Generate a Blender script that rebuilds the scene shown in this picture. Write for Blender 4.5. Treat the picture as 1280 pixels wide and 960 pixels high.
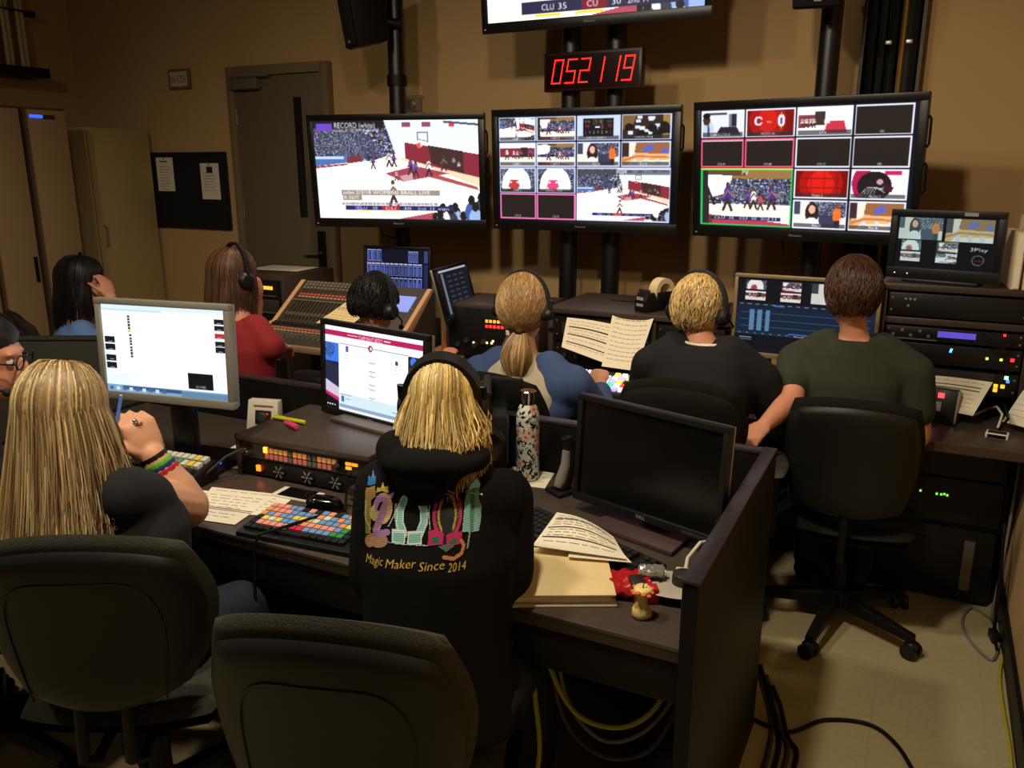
import bpy, bmesh, math, random
import numpy as np
from mathutils import Vector, Matrix, Euler
from mathutils.bvhtree import BVHTree
for o in list(bpy.data.objects): bpy.data.objects.remove(o)
SC = bpy.context.scene
COL = SC.collection
PI = math.pi
R = math.radians
# ------------------------------------------------------------------ camera
F = 1040.0; H = 1.62; YAW = R(26.5); PITCH = R(14.7)
cam = bpy.data.cameras.new('camera'); cam.sensor_width = 36; cam.lens = F / 1280 * 36
cam.clip_start = 0.02
co = bpy.data.objects.new('camera', cam); COL.objects.link(co)
co.location = (0, 0, H); co.rotation_euler = (PI / 2 - PITCH, 0, YAW)
SC.camera = co
# ------------------------------------------------------------------ world, lamps, exposure
W = bpy.data.worlds.new('world'); SC.world = W; W.use_nodes = True
W.node_tree.nodes['Background'].inputs[0].default_value = (0.9, 0.75, 0.55, 1)
W.node_tree.nodes['Background'].inputs[1].default_value = 0.01
SC.view_settings.view_transform = 'Standard'; SC.view_settings.look = 'None'
SC.view_settings.exposure = 0.0; SC.view_settings.gamma = 1.0; SC.view_settings.use_curve_mapping = False
def lamp(loc, target, watts, color, size=0.09, cone=120, blend=0.6):
    l = bpy.data.lights.new('ceiling_spot', 'SPOT'); l.energy = watts; l.color = color
    l.shadow_soft_size = size; l.spot_size = R(cone); l.spot_blend = blend
    o = bpy.data.objects.new('ceiling_spot', l); COL.objects.link(o); o.location = loc
    d = Vector(target) - Vector(loc); o.rotation_euler = d.to_track_quat('-Z', 'Y').to_euler()
WARM = (1.0, 0.86, 0.66); AMBER = (1.0, 0.71, 0.45)
lamp((-0.75, 1.05, 3.05), (-0.6, 2.2, 0.3), 128, WARM, cone=150)
lamp((-1.62, 1.05, 3.05), (-1.6, 2.0, 0.3), 100, WARM, cone=150)
lamp((-2.7, 0.35, 3.05), (-2.5, 2.0, 0.3), 60, WARM, cone=150)
lamp((-0.95, 2.75, 2.85), (-0.95, 3.45, 0.71), 66, AMBER, cone=56, blend=.5)
lamp((-2.60, 2.95, 2.9), (-2.7, 3.4, 0.6), 84, AMBER, cone=60, blend=.6)
lamp((-1.1, -0.7, 2.75), (-1.2, 1.2, 0.6), 6, WARM, size=.15, cone=150)  # added weak fill behind the camera, brightens the chair backs
# ------------------------------------------------------------------ helpers
cy_, sy_ = math.cos(YAW), math.sin(YAW); cp_, sp_ = math.cos(PITCH), math.sin(PITCH)
FW = Vector((-sy_ * cp_, cy_ * cp_, -sp_)); RT = Vector((cy_, sy_, 0)); UPV = Vector((-sy_ * sp_, cy_ * sp_, cp_))
EYE = Vector((0, 0, H))
def ray(px, py): return FW + RT * ((px - 640) / F) + UPV * ((480 - py) / F)
def at(px, py, t): return EYE + ray(px, py) * t            # a surveyed point t metres into the room
def atz(px, py, z): d = ray(px, py); return EYE + d * ((z - H) / d.z)
def aty(px, py, y): d = ray(px, py); return EYE + d * (y / d.y)
V = Vector
def mat_rz(loc, rz): return Matrix.Translation(V(loc)) @ Matrix.Rotation(rz, 4, 'Z')
def frame(o, x, y, z):
    m = Matrix.Identity(4)
    for i, a in enumerate((x, y, z)):
        for k in range(3): m[k][i] = a[k]
    for k in range(3): m[k][3] = o[k]
    return m
# materials -------------------------------------------------------
MATS = {}
def lin(c):
    c = c / 255.0
    return c / 12.92 if c <= 0.04045 else ((c + 0.055) / 1.055) ** 2.4
def rgb(r, g, b): return (lin(r), lin(g), lin(b), 1)
def mat(name, col, rough=0.6, metal=0.0, spec=0.4, var=0.12, scale=30, bump=0.0, bscale=200, emit=0.0, coat=0.0, trans=0.0, stretch=None, sheen=0):
    if name in MATS: return MATS[name]
    m = bpy.data.materials.new(name); m.use_nodes = True; nt = m.node_tree; N = nt.nodes; L = nt.links
    b = N['Principled BSDF']; c = rgb(*col)
    b.inputs['Roughness'].default_value = rough; b.inputs['Metallic'].default_value = metal
    b.inputs['Specular IOR Level'].default_value = spec
    if coat: b.inputs['Coat Weight'].default_value = coat
    if sheen: b.inputs['Sheen Weight'].default_value = sheen; b.inputs['Sheen Roughness'].default_value = .4
    if trans: b.inputs['Transmission Weight'].default_value = trans
    tc = N.new('ShaderNodeTexCoord'); mp = N.new('ShaderNodeMapping')
    L.new(tc.outputs['Object'], mp.inputs[0])
    if stretch: mp.inputs['Scale'].default_value = stretch
    nz = N.new('ShaderNodeTexNoise'); nz.inputs['Scale'].default_value = scale; nz.inputs['Detail'].default_value = 4
    L.new(mp.outputs[0], nz.inputs[0])
    mx = N.new('ShaderNodeMix'); mx.data_type = 'RGBA'
    mx.inputs[6].default_value = tuple(x * (1 - var) for x in c[:3]) + (1,)
    mx.inputs[7].default_value = tuple(min(1, x * (1 + var)) for x in c[:3]) + (1,)
    L.new(nz.outputs[0], mx.inputs[0]); L.new(mx.outputs[2], b.inputs['Base Color'])
    if emit:
        b.inputs['Emission Color'].default_value = c; b.inputs['Emission Strength'].default_value = emit
    if bump:
        n2 = N.new('ShaderNodeTexNoise'); n2.inputs['Scale'].default_value = bscale; n2.inputs['Detail'].default_value = 3
        L.new(mp.outputs[0], n2.inputs[0])
        bp = N.new('ShaderNodeBump'); bp.inputs['Strength'].default_value = bump; bp.inputs['Distance'].default_value = 0.01
        L.new(n2.outputs[0], bp.inputs['Height']); L.new(bp.outputs[0], b.inputs['Normal'])
    MATS[name] = m
    return m
def mat_attr(name, rough=0.5, emit=0.0, spec=0.3, sat=1.0, base=True):
    "colour comes from the mesh's own 'tone' colour attribute (print, stitches, dyed strands, lit pixels)"
    if name in MATS: return MATS[name]
    m = bpy.data.materials.new(name); m.use_nodes = True; nt = m.node_tree; b = nt.nodes['Principled BSDF']
    a = nt.nodes.new('ShaderNodeAttribute'); a.attribute_name = 'tone'
    b.inputs['Roughness'].default_value = rough; b.inputs['Specular IOR Level'].default_value = spec
    if base: nt.links.new(a.outputs['Color'], b.inputs['Base Color'])
    else: b.inputs['Base Color'].default_value = (.008, .008, .009, 1)
    if emit:
        nt.links.new(a.outputs['Color'], b.inputs['Emission Color']); b.inputs['Emission Strength'].default_value = emit
    MATS[name] = m
    return m
# mesh builder ----------------------------------------------------
class MB:
    def __init__(s, M=None): s.v = []; s.f = []; s.c = []; s.M = M or Matrix.Identity(4); s.cur = None
    def add(s, vs, fs):
        n = len(s.v); M = s.M
        s.v += [tuple(M @ V(p)) for p in vs]; s.f += [tuple(i + n for i in f) for f in fs]
        if s.cur is not None: s.c += [s.cur] * len(fs)
        return s
    def box(s, c, d, rz=0, rx=0, ry=0):
        m = Euler((rx, ry, rz)).to_matrix(); c = V(c)
        vs = [c + m @ V((a * d[0] / 2, b * d[1] / 2, e * d[2] / 2)) for e in (-1, 1) for a, b in ((-1, -1), (1, -1), (1, 1), (-1, 1))]
        return s.add(vs, [(3, 2, 1, 0), (4, 5, 6, 7), (0, 1, 5, 4), (1, 2, 6, 5), (2, 3, 7, 6), (3, 0, 4, 7)])
    def bb(s, x0, x1, y0, y1, z0, z1): return s.box(((x0 + x1) / 2, (y0 + y1) / 2, (z0 + z1) / 2), (x1 - x0, y1 - y0, z1 - z0))
    def hexa(s, p):   # 8 points: bottom loop, top loop
        return s.add(p, [(3, 2, 1, 0), (4, 5, 6, 7), (0, 1, 5, 4), (1, 2, 6, 5), (2, 3, 7, 6), (3, 0, 4, 7)])
    def prism(s, poly, z0, z1):
        n = len(poly)
        return s.add([(x, y, z0) for x, y in poly] + [(x, y, z1) for x, y in poly],
                     [tuple(range(n - 1, -1, -1)), tuple(range(n, 2 * n))] + [(i, (i + 1) % n, n + (i + 1) % n, n + i) for i in range(n)])
    def tube(s, path, r, n=8, caps=True, flat=1.0):
        path = [V(p) for p in path]; k = len(path)
        rs = r if isinstance(r, (list, tuple)) else [r] * k
        vs = []; prev = None
        for i, p in enumerate(path):
            d = (path[min(i + 1, k - 1)] - path[max(i - 1, 0)])
            d = d.normalized() if d.length > 1e-9 else V((0, 0, 1))
            if prev is None: u = d.orthogonal().normalized()
            else:
                u = prev - d * prev.dot(d); u = u.normalized() if u.length > 1e-6 else d.orthogonal().normalized()
            prev = u; w = d.cross(u)
            vs += [p + (u * math.cos(2 * PI * j / n) + w * math.sin(2 * PI * j / n) * flat) * rs[i] for j in range(n)]
        fs = [(i * n + j, i * n + (j + 1) % n, (i + 1) * n + (j + 1) % n, (i + 1) * n + j) for i in range(k - 1) for j in range(n)]
        if caps: fs += [tuple(range(n - 1, -1, -1)), tuple(range((k - 1) * n, k * n))]
        return s.add(vs, fs)
    def cyl(s, a, b, r, n=16, r2=None): return s.tube([a, b], [r, r if r2 is None else r2], n)
    def lathe(s, prof, c=(0, 0, 0), n=24):
        vs = []; k = len(prof)
        for r, z in prof: vs += [(c[0] + r * math.cos(2 * PI * j / n), c[1] + r * math.sin(2 * PI * j / n), c[2] + z) for j in range(n)]
        fs = [(i * n + j, i * n + (j + 1) % n, (i + 1) * n + (j + 1) % n, (i + 1) * n + j) for i in range(k - 1) for j in range(n)]
        fs += [tuple(range(n - 1, -1, -1)), tuple(range((k - 1) * n, k * n))]
        return s.add(vs, fs)
    def ell(s, c, r, m=None, nu=16, nv=10):
        m = m or Matrix.Identity(3); c = V(c); vs = [c + m @ V((0, 0, r[2]))]; fs = []
        for i in range(1, nv):
            a = PI * i / nv
            vs += [c + m @ V((r[0] * math.sin(a) * math.cos(2 * PI * j / nu), r[1] * math.sin(a) * math.sin(2 * PI * j / nu), r[2] * math.cos(a))) for j in range(nu)]
        vs.append(c + m @ V((0, 0, -r[2]))); e = len(vs) - 1
        for j in range(nu):
            fs.append((0, 1 + j, 1 + (j + 1) % nu)); b = 1 + (nv - 2) * nu; fs.append((e, b + (j + 1) % nu, b + j))
            for i in range(nv - 2): q = 1 + i * nu; fs.append((q + j, q + nu + j, q + nu + (j + 1) % nu, q + (j + 1) % nu))
        return s.add(vs, fs)
    def chain(s, pts, n=12):     # joints (p, r): a tapering limb with round joints
        for p, r in pts: s.ell(p, (r, r, r), nu=n, nv=8)
        for (p, r), (q, t) in zip(pts, pts[1:]): s.tube([p, q], [r, t], n)
        return s
    def loft(s, secs, right, fwd, n=20, pw=2.4):   # (centre, half width, half depth) stacked
        vs = []; k = len(secs)
        for c, hw, hd in secs:
            for j in range(n):
                a = 2 * PI * j / n; ca, sa = math.cos(a), math.sin(a)
                x = math.copysign(abs(ca) ** (2 / pw), ca) * hw; y = math.copysign(abs(sa) ** (2 / pw), sa) * hd
                vs.append(V(c) + V(right) * x + V(fwd) * y)
        fs = [(i * n + j, i * n + (j + 1) % n, (i + 1) * n + (j + 1) % n, (i + 1) * n + j) for i in range(k - 1) for j in range(n)]
        fs += [tuple(range(n - 1, -1, -1)), tuple(range((k - 1) * n, k * n))]
        return s.add(vs, fs)
    def mesh(s, name, bevel=0, seg=2, smooth=35, recalc=True, org=None):
        me = bpy.data.meshes.new(name)
        vs = s.v if org is None else [(a - org[0], b - org[1], c - org[2]) for a, b, c in s.v]
        me.from_pydata(vs, [], s.f)
        if s.c:
            at_ = me.color_attributes.new('tone', 'FLOAT_COLOR', 'CORNER')
            arr = np.repeat(np.array([tuple(c)[:3] + (1.0,) for c in s.c], dtype=np.float32), [len(f) for f in s.f], axis=0)
            at_.data.foreach_set('color', arr.ravel())
        if (recalc or bevel) and not s.c:
            bm = bmesh.new(); bm.from_mesh(me)
            if recalc: bmesh.ops.recalc_face_normals(bm, faces=bm.faces)
            if bevel: bmesh.ops.bevel(bm, geom=list(bm.edges), offset=bevel, segments=seg, affect='EDGES', profile=.5, clamp_overlap=True)
            bm.to_mesh(me); bm.free()
        if smooth:
            me.shade_smooth(); me.set_sharp_from_angle(angle=R(smooth))
        return me
    def build(s, name, m, parent=None, bevel=0, seg=2, smooth=35, recalc=True, org=None, label=None, kind=None):
        o = bpy.data.objects.new(name, s.mesh(name, bevel, seg, smooth, recalc, org)); COL.objects.link(o)
        if m: o.data.materials.append(m)
        if parent: o.parent = parent
        if label: o['label'] = label
        if kind: o['kind'] = kind
        return o
def tag(o, label, cat, group=None):
    o['label'] = label; o['category'] = cat
    if group: o['group'] = group
    return o
def thing(name, label, cat, loc=(0, 0, 0), rz=0, group=None):
    o = bpy.data.objects.new(name, None); o.empty_display_size = .05; COL.objects.link(o)
    o.location = loc; o.rotation_euler = (0, 0, rz)
    return tag(o, label, cat, group)
def struct(o): o['kind'] = 'structure'; return o
def linked(name, me, m, parent, loc, rz=0, rot=None):
    o = bpy.data.objects.new(name, me); COL.objects.link(o); o.parent = parent; o.location = loc
    o.rotation_euler = rot if rot else (0, 0, rz)
    if m and not me.materials: me.materials.append(m)
    return o
def evaluated(o):
    dg = bpy.context.evaluated_depsgraph_get(); return bpy.data.meshes.new_from_object(o.evaluated_get(dg))
# lettering: outlines of Blender's own typeface -----------------------
_TX = {}
def glyphs(s):
    if s in _TX: return _TX[s]
    cu = bpy.data.curves.new('lettering', 'FONT'); cu.body = s; cu.size = 1; cu.resolution_u = 2
    o = bpy.data.objects.new('lettering', cu); COL.objects.link(o)
    me = evaluated(o); me.calc_loop_triangles()
    vs = np.array([v.co[:2] for v in me.vertices]) if len(me.vertices) else np.zeros((0, 2))
    ts = [tuple(t.vertices) for t in me.loop_triangles]
    bpy.data.objects.remove(o); bpy.data.curves.remove(cu); bpy.data.meshes.remove(me)
    if len(vs): vs[:, 0] -= vs[:, 0].min()
    _TX[s] = (vs, ts); return _TX[s]
def lettering(name, s, height, M, m, parent, center=True, shear=0, label=None, squash=1):
    vs, ts = glyphs(s); k = height / 0.72; mb = MB(M)
    w = vs[:, 0].max() * k * squash if len(vs) else 0
    mb.add([((x * k * squash + shear * y * k) - (w / 2 if center else 0), y * k, 0) for x, y in vs], ts)
    return mb.build(name, m, parent, smooth=0, recalc=False, label=label)
# picture canvas for screens, stitches and print ------------------------
class Canvas:
    def __init__(s, w, h, bg=(0, 0, 0)):
        s.w, s.h = w, h; s.a = np.zeros((h, w, 3)); s.a[:] = bg; s.m = np.zeros((h, w), bool)
        yy, xx = np.mgrid[0:h, 0:w]; s.x = (xx + .5) / w; s.y = (yy + .5) / h; s.win = (0, 0, 1, 1)
    def sub(s, x0, y0, x1, y1): s.win = (x0, y0, x1, y1); return s
    def _t(s, x, y): a = s.win; return a[0] + x * (a[2] - a[0]), a[1] + y * (a[3] - a[1])
    def put(s, mask, col, al=1.0):
        a = s.win; mask = mask & (s.x >= a[0]) & (s.x < a[2]) & (s.y >= a[1]) & (s.y < a[3])
        s.a[mask] = s.a[mask] * (1 - al) + np.array(col) * al; s.m |= mask
    def rect(s, x0, y0, x1, y1, col, al=1.0):
        x0, y0 = s._t(x0, y0); x1, y1 = s._t(x1, y1)
        s.put((s.x >= x0) & (s.x < x1) & (s.y >= y0) & (s.y < y1), col, al)
    def ell(s, x, y, rx, ry, col, al=1.0, inner=0):
        x, y = s._t(x, y); rx *= s.win[2] - s.win[0]; ry *= s.win[3] - s.win[1]
        d = ((s.x - x) / rx) ** 2 + ((s.y - y) / ry) ** 2; s.put((d <= 1) & (d >= inner * inner), col, al)
    def poly(s, pts, col, al=1.0):
        p = [s._t(*q) for q in pts]; ins = np.zeros((s.h, s.w), bool); j = len(p) - 1
        for i in range(len(p)):
            (xi, yi), (xj, yj) = p[i], p[j]
            if yi != yj: ins ^= ((yi > s.y) != (yj > s.y)) & (s.x < (xj - xi) * (s.y - yi) / (yj - yi) + xi)
            j = i
        s.put(ins, col, al)
    def line(s, pts, wd, col, al=1.0):     # width as a share of the window's width
        p = [s._t(*q) for q in pts]; asp = s.w / s.h; wd *= (s.win[2] - s.win[0]) / 2
        for (ax, ay), (bx, by) in zip(p, p[1:]):
            X = s.x - ax; Y = (s.y - ay) / asp; dx = bx - ax; dy = (by - ay) / asp; L2 = dx * dx + dy * dy + 1e-12
            t = np.clip((X * dx + Y * dy) / L2, 0, 1); s.put((X - t * dx) ** 2 + (Y - t * dy) ** 2 <= wd * wd, col, al)
    def text(s, st, x, y, h, col, wide=None, shear=0, drop=0):   # x,y = left baseline, h = cap height, share of window
        vs, ts = glyphs(st)
        if not len(vs): return
        W0 = s.win; kh = h * (W0[3] - W0[1]) / .72; kx = kh * s.h / s.w
        if wide: kx = wide * (W0[2] - W0[0]) / vs[:, 0].max()
        x0, y0 = s._t(x, y)
        P = [(x0 + vx * kx + shear * vy * kx, y0 - vy * kh + drop * vx * kx) for vx, vy in vs]
        SS = 3; cov = np.zeros((s.h * SS, s.w * SS), bool)
        for t in ts:
            q = [(P[i][0] * s.w * SS, P[i][1] * s.h * SS) for i in t]
            xa = max(0, int(min(a[0] for a in q))); xb = min(s.w * SS, int(max(a[0] for a in q)) + 2)
            ya = max(0, int(min(a[1] for a in q))); yb = min(s.h * SS, int(max(a[1] for a in q)) + 2)
            if xa >= xb or ya >= yb: continue
            gy, gx = np.mgrid[ya:yb, xa:xb]; gx = gx + .5; gy = gy + .5
            e = [(q[(i + 1) % 3][0] - q[i][0]) * (gy - q[i][1]) - (q[(i + 1) % 3][1] - q[i][1]) * (gx - q[i][0]) for i in range(3)]
            cov[ya:yb, xa:xb] |= ((e[0] >= 0) & (e[1] >= 0) & (e[2] >= 0)) | ((e[0] <= 0) & (e[1] <= 0) & (e[2] <= 0))
        al = cov.reshape(s.h, SS, s.w, SS).mean(axis=(1, 3)) * ((s.x >= W0[0]) & (s.x < W0[2]) & (s.y >= W0[1]) & (s.y < W0[3]))
        s.a = s.a * (1 - al[..., None]) + np.array(col) * al[..., None]; s.m |= al > .35
    def noise(s, x0, y0, x1, y1, cols, wts, seed, poly=None, cell=1):
        rs = np.random.RandomState(seed); wts = np.array(wts, float); wts /= wts.sum()
        hh, ww = s.h // cell + 1, s.w // cell + 1
        n = np.array(cols, float)[rs.choice(len(cols), size=(hh, ww), p=wts)]
        n = np.repeat(np.repeat(n, cell, 0), cell, 1)[:s.h, :s.w]
        X0, Y0 = s._t(x0, y0); X1, Y1 = s._t(x1, y1)
        k = (s.x >= X0) & (s.x < X1) & (s.y >= Y0) & (s.y < Y1)
        if poly is not None:
            b = s.a.copy(); s.poly(poly, (-9, -9, -9)); k &= s.a[..., 0] < -5; s.a = b
        s.a[k] = n[k]
    def soften(s, k=.6):
        p = np.pad(s.a, ((1, 1), (1, 1), (0, 0)), 'edge'); b = (p[:-2, 1:-1] + p[2:, 1:-1] + p[1:-1, :-2] + p[1:-1, 2:]) / 4; s.a = s.a * (1 - k * .5) + b * k * .5; return s
    def linear(s):
        c = np.clip(s.a / 255., 0, 1.0); return np.where(c <= .04045, c / 12.92, ((c + .055) / 1.055) ** 2.4)
def canvas_mesh(name, cv, fn, masked=False):
    "one quad for each pixel run; fn(u, v) -> point, v measured downwards"
    L = cv.linear(); h, w = cv.h, cv.w
    vs = [fn(i / w, j / h) for j in range(h + 1) for i in range(w + 1)]
    fs = []; cs = []
    for j in range(h):
        for i in range(w):
            if masked and not cv.m[j, i]: continue
            a = j * (w + 1) + i; fs.append((a, a + w + 1, a + w + 2, a + 1)); cs.append(L[j, i])
    me = bpy.data.meshes.new(name); me.from_pydata(vs, [], fs)
    at_ = me.color_attributes.new('tone', 'FLOAT_COLOR', 'CORNER')
    arr = np.ones((len(fs), 4, 4), np.float32); arr[:, :, :3] = np.array(cs)[:, None, :]
    at_.data.foreach_set('color', arr.ravel())
    return me
# ================================================================== the room
XL, XR, YB, YF, ZC = -6.2, 0.39, 4.7, -1.6, 3.25
m_wall = mat('wall_paint', (190, 156, 106), .85, var=.05, scale=3, bump=.06, bscale=90)
m_floor = bpy.data.materials.new('vinyl_floor'); m_floor.use_nodes = True
def _floor(m):
    N = m.node_tree.nodes; L = m.node_tree.links; b = N['Principled BSDF']
    tc = N.new('ShaderNodeTexCoord'); bk = N.new('ShaderNodeTexBrick'); bk.offset = 0; bk.squash = 1
    bk.inputs['Scale'].default_value = 1; bk.inputs['Brick Width'].default_value = .305; bk.inputs['Row Height'].default_value = .305
    bk.inputs['Mortar Size'].default_value = .0012; bk.inputs['Color1'].default_value = rgb(188, 175, 132); bk.inputs['Color2'].default_value = rgb(185, 172, 129)
    bk.inputs['Mortar'].default_value = rgb(174, 161, 120)
    nz = N.new('ShaderNodeTexNoise'); nz.inputs['Scale'].default_value = 55; nz.inputs['Detail'].default_value = 5
    mx = N.new('ShaderNodeMix'); mx.data_type = 'RGBA'; mx.blend_type = 'MULTIPLY'; mx.inputs[0].default_value = .25
    L.new(tc.outputs['Object'], bk.inputs[0]); L.new(tc.outputs['Object'], nz.inputs[0])
    L.new(bk.outputs[0], mx.inputs[6]); L.new(nz.outputs[0], mx.inputs[7]); L.new(mx.outputs[2], b.inputs['Base Color'])
    b.inputs['Roughness'].default_value = .5
_floor(m_floor)
m_black = mat('black_paint', (15, 14, 13), .5, bump=.02, spec=.22)
m_blackmetal = mat('black_steel', (20, 19, 18), .38, spec=.5)
m_plastic = mat('black_plastic', (18, 18, 18), .42, var=.08, bump=.03, bscale=600)
m_gloss = mat('gloss_black_plastic', (10, 10, 11), .12, spec=.5)
m_dgrey = mat('charcoal_plastic', (44, 43, 40), .55, bump=.03, bscale=500)
m_silver = mat('brushed_silver', (170, 168, 160), .35, metal=.8, var=.05, stretch=(1, 30, 1))
m_chrome = mat('chrome', (210, 208, 200), .15, metal=1)
m_white = mat('white_plastic', (222, 218, 205), .5, var=.04)
m_lam = mat('brown_black_laminate', (70, 60, 52), .38, var=.25, scale=70, bump=.02, bscale=300, spec=.45)
m_lampurple = mat('laminate_edge', (46, 41, 43), .3, var=.15, scale=40)
m_rack = mat('rack_laminate', (62, 50, 42), .45, var=.15, scale=40)
m_paper = mat('paper', (232, 224, 200), .8, var=.03, scale=8)
m_ink = mat('printer_ink', (38, 34, 34), .8)
m_inkgrey = mat('printed_text', (150, 142, 128), .8)
floor = struct(MB().bb(XL, XR, YF, YB, -.05, 0).build('floor', m_floor, smooth=0))
struct(MB().bb(XL - .1, XR + .1, YB, YB + .1, 0, ZC).build('wall_back', m_wall, smooth=0))
struct(MB().bb(XL - .1, XL, YF, YB, 0, ZC).build('wall_left', m_wall, smooth=0))
struct(MB().bb(XR, XR + .1, YF, YB, 0, ZC).build('wall_right', m_wall, smooth=0))
struct(MB().bb(XL - .1, XR + .1, YF - .1, YF, 0, ZC).build('wall_front', mat('unseen_wall_dark', (48, 44, 40), .95, bump=.2, bscale=40), smooth=0))  # unseen wall behind the camera, darkened to cut bounced light
struct(MB().bb(XL - .1, XR + .1, YF - .1, YB + .1, ZC, ZC + .08).build('ceiling', mat('ceiling_paint', (62, 56, 48), .9), smooth=0))
struct(MB().bb(XR - .014, XR, YF, YB, 0, .11).build('baseboard_right', m_black, bevel=.003))
struct(MB().bb(XL, XR, YB - .014, YB, 0, .11).build('baseboard_back', m_black, bevel=.003))
# door ---------------------------------------------------------------
m_frame = mat('door_frame_paint', (120, 104, 76), .6, var=.05)
m_door = mat('door_paint', (106, 94, 70), .6, var=.06, scale=5)
d = struct(bpy.data.objects.new('door_1', None)); COL.objects.link(d); d.location = (-4.11, YB, 0)
MB().bb(-.385, .385, -.045, -.005, .01, 2.22).build('door_leaf', m_door, d, bevel=.004)
fr = MB(); fr.bb(-.44, -.385, -.07, 0, 0, 2.285); fr.bb(.385, .44, -.07, 0, 0, 2.285); fr.bb(-.385, .385, -.07, 0, 2.22, 2.285)
fr.build('door_frame', m_frame, d, bevel=.004)
MB().bb(.135, .20, -.05, -.04, 1.27, 2.07).build('vision_panel', mat('dark_wired_glass', (30, 33, 34), .2), d, bevel=.003)
cl = MB().bb(-.38, -.13, -.11, -.045, 2.13, 2.20).build('door_closer', mat('aluminium_cover', (128, 120, 104), .45, metal=.5), d, bevel=.006)
MB().box((-.2, -.11, 2.215), (.34, .022, .012), rz=.1).build('closer_arm', m_silver, cl)
for z in (1.95, 1.3, .3): MB().cyl((-.378, -.052, z - .05), (-.378, -.052, z + .05), .008, 8).build('hinge', m_silver, d)
MB().bb(.28, .345, -.058, -.044, .93, 1.18).build('lock_plate', m_black, d, bevel=.004)
hd = MB(); hd.tube([(.31, -.05, 1.03), (.31, -.10, 1.03), (.19, -.105, 1.03)], .011, 10); hd.build('handle', m_silver, d)
# sign, board, thermostat --------------------------------------------
s = thing('wall_sign', 'small framed IN USE sign high on the wall left of the door', 'sign', (-5.05, YB, 2.232))
MB().bb(-.105, .105, -.025, 0, -.07, .07).build('sign_frame', mat('sign_frame_wood', (120, 92, 66), .6), s, bevel=.004)
MB().bb(-.083, .083, -.029, -.024, -.05, .05).build('sign_face', mat('sign_face_grey', (196, 184, 158), .6), s)
lettering('sign_lettering', 'IN USE', .052, frame((0, -.0305, -.026), (1, 0, 0), (0, 0, 1), (0, -1, 0)), mat('sign_red', (150, 52, 38), .6), s, squash=.72, label='red IN USE lettering')
b = thing('bulletin_board', 'black bulletin board with two pinned sheets between cabinet and door', 'board', (-5.08, YB, 1.44))
MB().bb(-.405, .405, -.018, 0, -.275, .27).build('board_panel', mat('black_felt', (20, 20, 22), .95, bump=.1, bscale=400), b, bevel=.004)
fr = MB(); fr.bb(-.415, .415, -.024, 0, .262, .278); fr.bb(-.415, .415, -.024, 0, -.283, -.267); fr.bb(-.415, -.4, -.024, 0, -.267, .262); fr.bb(.4, .415, -.024, 0, -.267, .262)
fr.build('board_frame', m_blackmetal, b)
for i, (x, z, hw, hh, lab) in enumerate(((-5.288, 1.556, .088, .124, 'white letter sheet pinned at the left of the bulletin board'), (-4.83, 1.508, .092, .13, 'white sheet with small dark picture pinned at the right of the bulletin board'))):
    p = thing('pinned_sheet', lab, 'paper', (x, YB - .0195, z), group='sheets on the bulletin board')
    MB().bb(-hw, hw, -.0015, 0, -hh, hh).build('sheet', m_paper, p, smooth=0)
    pr = MB(); rr = random.Random(i)
    for k in range(9 if i == 0 else 7):
        zz = hh * .45 - k * .021; pr.bb(-hw * .7, hw * rr.uniform(.2, .72), -.0022, -.0012, zz, zz + .004)
    pr.build('printed_lines', m_inkgrey, p, smooth=0)
    if i: MB().bb(-.03, .03, -.0026, -.001, .06, .105).build('picture', m_ink, p, smooth=0)
    else: MB().bb(-.05, .03, -.0026, -.001, .09, .1).build('heading', mat('heading_red', (120, 60, 50), .8), p, smooth=0)
    MB().ell((0, -.004, hh * .93), (.006, .005, .006), nu=8, nv=6).build('pin', m_dgrey, p)
t = thing('wall_thermostat', 'thermostat in a clear cage above the leftmost big screen', 'thermostat', (-3.035, YB, 1.995))
MB().bb(-.06, .06, -.025, 0, -.04, .04).build('back_box', mat('thermostat_beige', (150, 130, 100), .5), t, bevel=.006)
MB().lathe([(.03, 0), (.03, .012), (.024, .016), (.001, .016)], n=20).build('dial', m_silver, t).rotation_euler = (PI / 2, 0, 0)
t.children[-1].location = (0, -.025, 0)
g = MB()
for z in (-.048, .048): g.tube([(-.075, -.004, z), (-.075, -.05, z), (.075, -.05, z), (.075, -.004, z)], .003, 6)
for x in (-.075, -.025, .025, .075): g.tube([(x, -.05, -.048), (x, -.05, .048)], .0025, 6)
g.build('guard', mat('guard_wire', (140, 125, 100), .4), t)
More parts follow.
